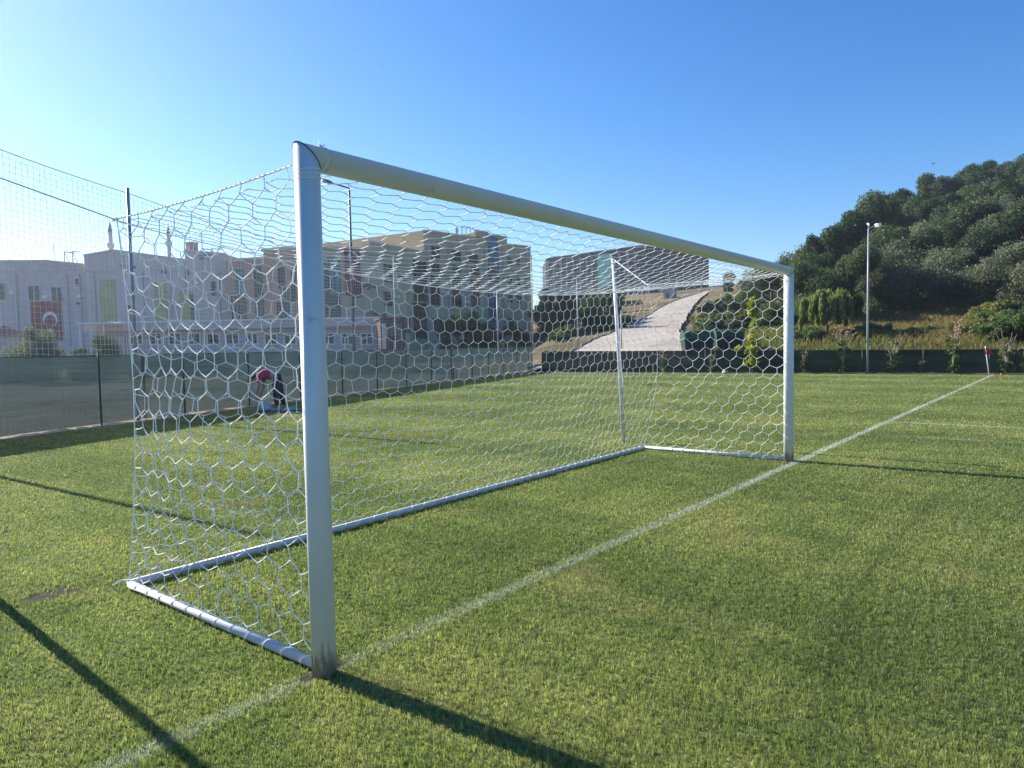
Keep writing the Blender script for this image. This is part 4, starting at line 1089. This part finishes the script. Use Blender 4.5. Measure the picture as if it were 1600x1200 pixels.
# front row at the foot of the wood
for a in (('oak', 1252, 60, 5.8, 'dark broadleaf tree at the left end of the wood, above the weeping tree', 0, 1.1),
          ('pine', 1332, 61, 6.8, 'dark drooping pine between the weeping tree and the lamp post', 0, .9),
          ('olive', 1387, 62, 6.0, 'grey green olive just right of the lamp post', 0, 1),
          ('olive', 1478, 62, 5.8, 'grey olive with a bare forked trunk in the middle of the wood edge', 1, 1.15),
          ('olive', 1412, 68, 6.6, 'grey olive behind the gap right of the lamp post', 2, 1.0),
          ('olive', 1585, 57, 5.2, 'grey olive at the right edge of the photo above the dry bank', 0, 1.2),
          ('oak', 1650, 50, 4.6, 'bushy dark oak just outside the right edge of the photo', 1, 1.1),
          ('oak', 1552, 65, 6.2, 'dark oak behind the olive at the right edge', 0, 1.05)):
    plant(a[0], a[1], a[2], a[3], a[4], GRV, a[5], a[6])
rows = [  # (kind, u, d, height)
    ('olive',1238,92,6.8),('olive',1262,90,7.4),('pine',1298,76,9.2),('pine',1330,80,10.2),('olive',1350,72,6.2),('oak',1395,72,8.0),('pine',1430,70,7.6),('olive',1445,80,7.5),('oak',1500,70,7.6),('pine',1530,74,8.6),('olive',1560,70,7.2),('pine',1610,68,8.2),('oak',1660,66,8),
    ('pine',1383,92,12.2),('pine',1425,98,11.2),('olive',1405,84,7.6),('pine',1470,92,9.6),('oak',1455,84,8.6),('pine',1500,96,10),('olive',1520,86,8.2),('pine',1550,90,9.6),('olive',1590,84,8.2),('pine',1625,88,9.2),('oak',1670,84,9),
    ('pine',1398,110,11.5),('pine',1455,116,12.4),('pine',1490,118,12.4),('olive',1535,112,9.0),('pine',1565,116,10.6),('pine',1610,112,9.8),('olive',1655,112,8.5),('pine',1700,108,10.5),
    ('pine',1530,134,11.4),('pine',1590,136,10.4),('olive',1568,130,9),('pine',1650,134,10),('oak',1690,96,9),('pine',1720,80,9),('olive',1710,64,7),('pine',1290,88,8.0),('olive',1222,104,5.6),('oak',1278,70,6.6),('olive',1370,80,7.4)]
LAB = {'pine': 'dark green rounded pine in the dense wood on the hill', 'olive': 'grey green olive in the dense wood on the hill', 'oak': 'dark evergreen oak in the dense wood on the hill'}
for i, (k, u, d, h) in enumerate(rows): plant(k, u, d, h, LAB[k], GRV, None, random.uniform(.82, 1.05), .5)
plant('pine', 1140, 150, 4.4, 'small lone tree on the skyline between the dark block and the wood', None, 2, .9)
plant('olive', 1178, 105, 5.0, 'small dark tree on the slope left of the far post', None, 0, 1.1)
plant('oak', 1205, 78, 6.2, 'dark tree behind the far goal post', None, 0, 1.1)
# near the buildings
plant('olive', 62, 40, 3.6, 'bushy tree standing before the hanging flag', None, 1, .8)
plant('oak', 147, 42, 2.9, 'low dark bush left of the pavilion', None, 1, 1.15)
plant('oak', 715, 66, 4.2, 'dark green tree in front of the big beige block', None, 0, .95)
plant('oak', 748, 70, 4.4, 'bushy dark tree at the foot of the blue glass strip', None, 1, 1.0)
plant('pine', 590, 62, 4.6, 'dark tree behind the maroon hut', None, 1, .9)
plant('oak', 872, 95, 5, 'dark hedge like tree at the right corner of the big block', None, 1, 1.5)
plant('oak', 915, 105, 4.6, 'dark tree on the slope between the grey poles', None, 0, 1.6)
plant('pine', 852, 120, 6.5, 'upright green tree beside the pole at the block edge', None, 2, .6)
plant('oak', 955, 120, 4.2, 'dark tree at the upper left edge of the concrete road', None, 1, 1.4)
plant('oak', 870, 78, 3.0, 'low dark hedge tree left of the thin grey pole below the hill road', None, 0, 1.7)
plant('oak', 948, 78, 4.0, 'dark tree whose shadow falls across the concrete road', None, 1, 1.5)
plant('oak', 893, 130, 4.6, 'dark tree under the earth coloured retaining wall', None, 0, 1.8)
plant('oak', 806, 74, 2.9, 'dark tree before the right end of the big beige block', None, 1, 1.3)
for k_, lst in list(protos.items()):
    for i, o in enumerate(lst):
        if (k_, i) not in used:
            for ch in list(o.children): bpy.data.objects.remove(ch)
            bpy.data.objects.remove(o)

# weeping tree
x, y = xy(1292, 49); zz = terr(x, y)
wt = empty('weeping_tree', (x, y, zz), 'pale green weeping tree behind the fence right of the far post', 'tree')
limbs(3.0, 1.6, 5, .12, 7).build('trunk', M['bark'], wt, smooth=True)
rg = random.Random(8); C = []; R_ = []
for k in range(46):
    a = rg.uniform(0, 2*math.pi); q = math.sqrt(rg.random())*1.75; zt = 3.15-.30*q*q+rg.uniform(-.2, .2); ln = rg.uniform(.6, 1.5)*(.5+q*.35)
    for j in range(4):
        f = j/3; C.append((q*(1+.12*f)*math.cos(a), q*(1+.12*f)*math.sin(a), zt-ln*f)); R_.append((.26-.08*f, .26-.08*f, .30))
link('crown', leaf_mesh('crown', leaf_cloud(C, R_, 9000, .11, 9, droop=.75, shell=.1, aspect=3.2)), M['willow'], wt)
# sapling with yellow-green leaves in front of the right fence
sp_ = ground(1176, 583); ds = (sp_-CAM).dot(FH)
x, y = sp_.x, sp_.y
sa = empty('young_tree', (x, y, 0), 'slim young tree with bright yellow green leaves by the far fence', 'tree')
ht_ = zat(1180, 462, ds)
MB().tube([(0,0,0), (.05,.02,ht_*.4), (-.03,.0,ht_*.7), (.1,-.1,ht_*.98)], [.035,.028,.02,.008], 6).build('trunk', M['bark'], sa)
C = []; R_ = []; rg = random.Random(4)
for k in range(70):
    f = rg.random(); zz_ = ht_*(.04+.95*f); wdt = .34*(1-.62*f)+.05
    if .42 < f < .5: wdt += .25
    if .30 < f < .45 and rg.random() < .5: wdt += .45
    a = rg.uniform(0, 6.28); C.append((wdt*math.cos(a)*rg.random(), wdt*math.sin(a)*rg.random(), zz_)); R_.append(rg.uniform(.08, .2))
link('crown', leaf_mesh('crown', leaf_cloud(C, R_, 1500, .11, 10, shell=.1, aspect=1.3)), M['sapling'], sa)

# rose bushes along the right fence
def rose(seed, h, bloom):
    rg = random.Random(seed); o = empty('rose_bush', (0,0,0), 'x', 'bush', 'rose bushes along the right fence')
    b = MB(); tips = []
    for k in range(9):
        a = rg.uniform(0, 6.28); e = (math.cos(a)*rg.uniform(.12,.42)*h/1.6, math.sin(a)*rg.uniform(.12,.42)*h/1.6, h*rg.uniform(.72, 1.0))
        b.tube([(rg.uniform(-.04,.04),rg.uniform(-.04,.04),0), (e[0]*.25,e[1]*.25,h*.45), e], [.014,.011,.005], 5); tips.append(e)
        for q in range(2):
            f = rg.uniform(.5,.9); s0 = (e[0]*f, e[1]*f, e[2]*f); b.tube([s0, (s0[0]+rg.uniform(-.15,.15), s0[1]+rg.uniform(-.15,.15), s0[2]+rg.uniform(.05,.22))], [.006,.003], 4)
    b.build('stems', M['stem'], o)
    C = [(rg.uniform(-.16,.16)*h/1.5, rg.uniform(-.16,.16)*h/1.5, h*(rg.random()**1.6)*.75+.1) for k in range(26)]
    link('leaves', leaf_mesh('leaves', leaf_cloud(C, [rg.uniform(.07,.17) for _ in C], 620, .055, seed, shell=.1, aspect=1.4)), M['rosebush'], o)
    if bloom:
        b = MB()
        for e in tips:
            for q in range(2): b.ball((e[0]+rg.uniform(-.1,.1), e[1]+rg.uniform(-.1,.1), e[2]+rg.uniform(-.08,.05)), .028, .028, .022, 6, 4)
        b.build('blooms', M['rose'], o)
    return o
rp = [rose(1, 1.75, True), rose(2, 1.55, False), rose(3, 1.3, True)]
used_r = set()
for (u, i, k, lab, dv) in ((1316, 0, 1.3, 'tall rose bush with pinkish faded blooms left of the lamp post', 0), (1395, 1, 1.25, 'bare stemmed rose bush just right of the lamp post', 0), (1489, 0, 1.35, 'tall spindly rose bush midway between lamp post and corner flag', 0),
                       (1572, 1, 1.3, 'thin bare rose bush behind the corner flag', 0), (1256, 2, .85, 'low rose bush beside the far goal post', 0), (1112, 1, .8, 'thin rose bush in front of the left waste container', 0), (1037, 2, .8, 'low rose bush seen through the far back corner of the net', 0), (1600, 2, .9, 'rose bush at the right edge of the photo', 0), (1440, 2, .45, 'small white dotted rose bush midway along the right fence', 0)):
    src = rp[i]; o = src if i not in used_r else copy_tree(src); used_r.add(i)
    # stand on the soil strip just inside the fence
    r_ = ray(u, 583); A, B = Vector(GA), Vector(GB); t = (B-A).normalized(); n_ = Vector((t.y, -t.x, 0)); n_ = n_ if n_.dot(CAM-A) > 0 else -n_
    q = A+n_*.45; kk = (q-CAM).dot(n_)/r_.dot(n_); p = CAM+r_*kk
    o.location = (p.x, p.y, .04); o.scale = (k, k, k); o.rotation_euler = (0, 0, random.uniform(0, 6)); o['label'] = lab

# shrubs on the bank behind the right fence
def bush_proto(seed, leaf, n=11000, size=.062):
    o = empty('bank_shrub', (0,0,0), 'x', 'shrub', 'shrubs on the bank behind the fence'); rg = random.Random(seed)
    b = MB()
    for k in range(6):
        a = rg.uniform(0, 6.28); b.tube([(0,0,-.1), (math.cos(a)*.5, math.sin(a)*.5, .7)], [.03,.012], 5)
    b.build('stems', M['bark'], o)
    C = []; R_ = []
    for k in range(24):
        a = rg.uniform(0, 6.28); q = math.sqrt(rg.random())*1.15; C.append((q*math.cos(a), q*math.sin(a), .2+.75*rg.random()*(1.2-q*.6))); R_.append(rg.uniform(.18,.42))
    link('foliage', leaf_mesh('foliage', leaf_cloud(C, R_, n, size, seed, .8, .35)), M[leaf], o); return o
bp = [bush_proto(1, 'weed'), bush_proto(2, 'oak'), bush_proto(3, 'rosebush')]; ub = set()
shr = [(1130,60,1.6,1),(1160,66,1.8,0),(1125,90,2.4,1),(1150,100,2.2,2),(1180,88,2.4,1),(1215,62,1.7,1),(1100,78,1.6,0),(1118,70,1.7,2),(1240,50,1.0,0),(1345,47,1.0,0),(1372,49,1.1,2),(1425,47,.8,0),(1452,48,.8,2),(1500,46,1.0,0),(1530,45,1.3,0),(1555,47,1.6,2),(1585,43,1.8,2),(1610,42,1.9,2),(1575,49,1.8,0),(1620,47,2.2,1),(1545,53,1.4,0),(1655,43,2.0,0),(1200,70,1.5,0),(1262,48,1.1,2),(890,72,1.3,0),(930,76,1.1,1),(870,66,1.0,2),(690,62,1.2,1),(735,64,1.1,0),(790,66,1.4,1)]
SL = ['dusty yellow green shrub on the slope beyond the fence', 'dark green shrub on the slope beyond the fence', 'fresh green shrub on the slope beyond the fence']
for (u, d, s, i) in shr:
    o = bp[i] if i not in ub else copy_tree(bp[i]); ub.add(i)
    x, y = xy(u, d); o.location = (x, y, terr(x, y)-.1); o.scale = (s, s, s*.9); o.rotation_euler = (0, 0, random.uniform(0, 6)); o['label'] = SL[i]
# rough grass of the bank: one mass nobody could count
def zt_(x, y): return np.array([terr(a, b_) for a, b_ in zip(x, y)])
def keep_bank(x, y, g_):
    dx, dy = x-CX, y-CY; f = dx*sy_+dy*cy_; lt = dx*cy_-dy*sy_; u = 800+F*lt/f
    return (x > 35.2-.1*y*.9+1.2) & (u > 1085) & (f > 36)
def keep_dry(x, y, g_):
    dx, dy = x-CX, y-CY; f = dx*sy_+dy*cy_; u = 800+F*(dx*cy_-dy*sy_)/f
    return keep_bank(x, y, g_) & (f > 43.5+2.5*np.sin(u*.02)) & (f < 64) & (u > 1285) & (u < 1540)
def mow(name, m, N, seed, h0, h1): 
    return tag(blades(name, N, 38, 78, rad(20), seed, M[m], h0, h1, .0011, yaw=YAW+rad(27), keep=keep_dry if m == 'straw' else keep_bank, zfun=zt_, pw=1.0), kind='stuff')
mow('meadow_grass', 'weed', 60000, 21, .2, .6)
mow('dry_grass', 'straw', 60000, 22, .25, .7)

# ------------------------------------------------------------------ people
def skin_mesh(name, verts, edges, radii, m, parent=None, loc=None, sub=2):
    me = bpy.data.meshes.new(name); me.from_pydata(verts, edges, []); me.update()
    o = link(name, me, m, parent)
    sk = o.modifiers.new('skin', 'SKIN'); sk.use_smooth_shade = True
    for i, r in enumerate(radii):
        q = me.skin_vertices[0].data[i]; q.radius = (r, r) if not isinstance(r, tuple) else r; q.use_root = (i == 0)
    ss = o.modifiers.new('sub', 'SUBSURF'); ss.levels = sub; ss.render_levels = sub
    return o
def bent_person():
    gp = ground(428, 642); rv = Vector((cy_, -sy_, 0))
    # local x = image right, local y = away from the camera
    o = empty('person', (gp.x, gp.y, 0), 'person in a pink top bending down beside the left fence over a white sack', 'person', rz=math.atan2(rv.y, rv.x))
    V = [(.12,0,.86),(.02,0,.98),(-.16,0,1.02),(-.30,0,.97),(-.37,0,.93),(-.50,0,.86),(-.44,-.02,.88),
         (.12,-.10,.84),(.10,-.12,.46),(.14,-.13,.09),(.03,-.14,.05),(.12,.10,.84),(.16,.12,.47),(.24,.13,.09),(.13,.13,.05),
         (-.30,-.18,.93),(-.30,-.22,.68),(-.36,-.18,.46),(-.38,-.17,.38),(-.30,.18,.93),(-.32,.21,.68),(-.38,.16,.47),(-.40,.15,.39)]
    E_ = [(0,1),(1,2),(2,3),(3,4),(4,6),(6,5),(0,7),(7,8),(8,9),(9,10),(0,11),(11,12),(12,13),(13,14),(3,15),(15,16),(16,17),(17,18),(3,19),(19,20),(20,21),(21,22)]
    R_ = [.13,.13,.14,.13,.06,.085,.095,.09,.06,.042,.04,.09,.06,.042,.04,.055,.043,.034,.03,.055,.043,.034,.03]
    skin_mesh('body', V, E_, R_, M['skin'], o)
    for (hx, hy, hz) in ((-.38,-.17,.36), (-.40,.15,.37)):
        b = MB()
        for k in range(4): b.tube([(hx+.02*(k-1.5), hy, hz), (hx+.022*(k-1.5)-.01, hy, hz-.05), (hx+.02*(k-1.5)-.03, hy, hz-.085+.006*abs(k-1.5))], [.011,.010,.007], 6)
        b.tube([(hx+.03, hy, hz+.01), (hx+.05, hy, hz-.03)], [.012,.009], 6); b.build('fingers', M['skin'], o, smooth=True)
    skin_mesh('shirt', [(.09,0,.91),V[2],V[3],(-.345,0,.945),V[15],(-.30,-.215,.76),V[19],(-.315,.21,.76)], [(0,1),(1,2),(2,3),(2,4),(4,5),(2,6),(6,7)], [.155,.165,.155,.085,.075,.062,.075,.062], M['pink'], o)
    skin_mesh('trousers', [V[0],(.05,0,.95),V[7],V[8],(V[9][0],V[9][1],.13),V[11],V[12],(V[13][0],V[13][1],.13)], [(0,1),(0,2),(2,3),(3,4),(0,5),(5,6),(6,7)], [.15,.15,.11,.078,.06,.11,.078,.06], M['navy'], o)
    b = MB(); b.ball((-.475,0,.905), .095, .10, .085, 12, 8); b.build('hair', M['hair'], o, smooth=True)
    for p in (V[10], V[14]): b = MB(); b.ball((p[0]+.02, p[1], .045), .13, .05, .045, 10, 6); b.build('shoe', M['shoe'], o, smooth=True)
    sk = gp+rv*-.36+Vector((.1,-.35,0))*.4
    b = MB(); rg = random.Random(2); n, m_ = 14, 9; vs = []
    for i in range(m_+1):
        t_ = math.pi*i/m_
        for k in range(n):
            a = 2*math.pi*k/n; q = 1+.14*math.sin(3*a+i)+rg.uniform(-.05,.05)
            vs.append((sk.x+.19*q*math.sin(t_)*math.cos(a), sk.y+.15*q*math.sin(t_)*math.sin(a), max(.0, .12+.14*math.cos(t_))))
    b.add(vs, [(i*n+k,(i+1)*n+k,(i+1)*n+(k+1)%n,i*n+(k+1)%n) for i in range(m_) for k in range(n)])
    b.tube([(sk.x,sk.y,.24),(sk.x+.02,sk.y,.30),(sk.x-.03,sk.y+.02,.35)], [.03,.02,.04], 8)
    s_ = b.build('sack', M['sack'], smooth=True); tag(s_, 'white lumpy sack on the ground under the hands of the bending person', 'sack')
    q = gp+rv*.38
    b = MB(); vs = []
    for i in range(7):
        for k in range(5): vs.append((q.x+(i-3)*.09, q.y-.1+(k-2)*.07, .03+.05*math.sin(i*1.7+k)*(1 if 0<i<6 and 0<k<4 else 0)+(.06 if 1<i<5 and 0<k<4 else 0)))
    b.add(vs, [(i*5+k,(i+1)*5+k,(i+1)*5+k+1,i*5+k+1) for i in range(6) for k in range(4)]); s2 = b.build('folded_sheet', M['shoe'], smooth=True); tag(s2, 'pale blue crumpled sheet on the ground right of the bending person', 'sheet')
bent_person()
def standing(u, d, vt, label):
    p = at(u, vt, d); z0 = p.z-1.72
    o = empty('person', (p.x, p.y, z0), label, 'person', rz=random.uniform(0, 6))
    V = [(0,0,.92),(0,0,1.15),(0,0,1.38),(0,0,1.48),(0,0,1.56),(0,0,1.64),(-.09,0,.88),(-.10,.01,.48),(-.10,-.02,.08),(-.10,.1,.04),(.09,0,.88),(.10,.01,.48),(.10,-.02,.08),(.10,.1,.04),(-.19,0,1.36),(-.23,0,1.08),(-.22,.06,.84),(-.22,.08,.75),(.19,0,1.36),(.23,0,1.08),(.22,.06,.84),(.22,.08,.75)]
    E_ = [(0,1),(1,2),(2,3),(3,4),(4,5),(0,6),(6,7),(7,8),(8,9),(0,10),(10,11),(11,12),(12,13),(2,14),(14,15),(15,16),(16,17),(2,18),(18,19),(19,20),(20,21)]
    skin_mesh('body', V, E_, [.12,.12,.13,.055,.085,.085,.085,.058,.04,.035,.085,.058,.04,.035,.055,.042,.033,.03,.055,.042,.033,.03], M['skin'], o, sub=1)
    skin_mesh('shirt', [V[0],V[1],V[2],V[14],(-.22,0,1.18),V[18],(.22,0,1.18)], [(0,1),(1,2),(2,3),(3,4),(2,5),(5,6)], [.145,.145,.15,.072,.06,.072,.06], M['ltblue'], o, sub=1)
    skin_mesh('trousers', [(0,0,.95),V[6],V[7],(-.10,-.02,.1),V[10],V[11],(.10,-.02,.1)], [(0,1),(1,2),(2,3),(0,4),(4,5),(5,6)], [.14,.105,.075,.06,.105,.075,.06], M['navy'], o, sub=1)
    MB().ball((0,-.01,1.66), .098, .105, .085, 10, 7).build('hair', M['hair'], o, smooth=True)
standing(680, 62, 533.5, 'person in a pale blue shirt standing beyond the fence before the big block')

# ------------------------------------------------------------------ small things
def stone(u, v, s, label, m='kerb', cat='stone'):
    p = ground(u, v); rg = random.Random(int(u)); b = MB(); b.ball((p.x, p.y, s*.35), s, s*.8, s*.55, 9, 6)
    b.v = [(x+rg.uniform(-.12,.12)*s, y+rg.uniform(-.12,.12)*s, max(-.02, z+rg.uniform(-.1,.1)*s)) for x, y, z in b.v]
    o = b.build(('stone' if m == 'kerb' else 'ball'), M[m], smooth=(m != 'kerb')); tag(o, label, cat)
stone(533, 614, .24, 'pale rock at the fence foot seen just right of the near post')
stone(524, 616, .14, 'smaller pale rock touching the rock right of the near post')
stone(1133, 583.5, .2, 'pale flat stone at the fence foot left of the yellow green sapling')
stone(1565, 585.5, .07, 'small orange ball lying near the corner flag', 'orange', 'ball')
p = at(1458, 256, 60)
b = MB(); b.ball((p.x,p.y,p.z), .14, .06, .05, 8, 5); b.add([(p.x-.02,p.y,p.z),(p.x+.06,p.y+.04,p.z),(p.x+.04,p.y+.2,p.z+.16),(p.x-.02,p.y,p.z+.01),(p.x+.06,p.y-.04,p.z+.01),(p.x+.04,p.y-.2,p.z+.14)], [(0,1,2),(3,5,4)])
tag(b.build('bird', M['bird']), 'tiny dark bird flying in the blue sky above the wood', 'bird')

# ------------------------------------------------------------------ flare veil: thin volume added to imitate lens flare, brightest towards the sun
m, nt, bs = mat('flare_veil'); nt.nodes.remove(bs)
pv_ = nt.nodes.new('ShaderNodeVolumePrincipled'); pv_.inputs['Color'].default_value = (.82, .91, 1, 1); pv_.inputs['Density'].default_value = .00045; pv_.inputs['Anisotropy'].default_value = .55
nt.links.new(pv_.outputs[0], nt.nodes['Material Output'].inputs['Volume'])
b = MB(); b.box(-3200, -3200, -1.2, 3200, 3200, 62); tag(b.build('flare_haze', m), kind='stuff')

# ------------------------------------------------------------------ camera, view
cd_ = bpy.data.cameras.new('camera'); co_ = bpy.data.objects.new('camera', cd_); COL.objects.link(co_)
from mathutils import Matrix
Rm = Matrix((rt, up, -fwd)).transposed().to_4x4(); Rm.translation = CAM; co_.matrix_world = Rm
cd_.sensor_fit = 'HORIZONTAL'; cd_.sensor_width = 36; cd_.lens = F/1600*36; cd_.clip_end = 6000; cd_.clip_start = .05
SC.camera = co_
vs_ = SC.view_settings; vs_.view_transform = 'Standard'; vs_.look = 'None'; vs_.exposure = 1.22; vs_.gamma = 1; vs_.use_curve_mapping = False
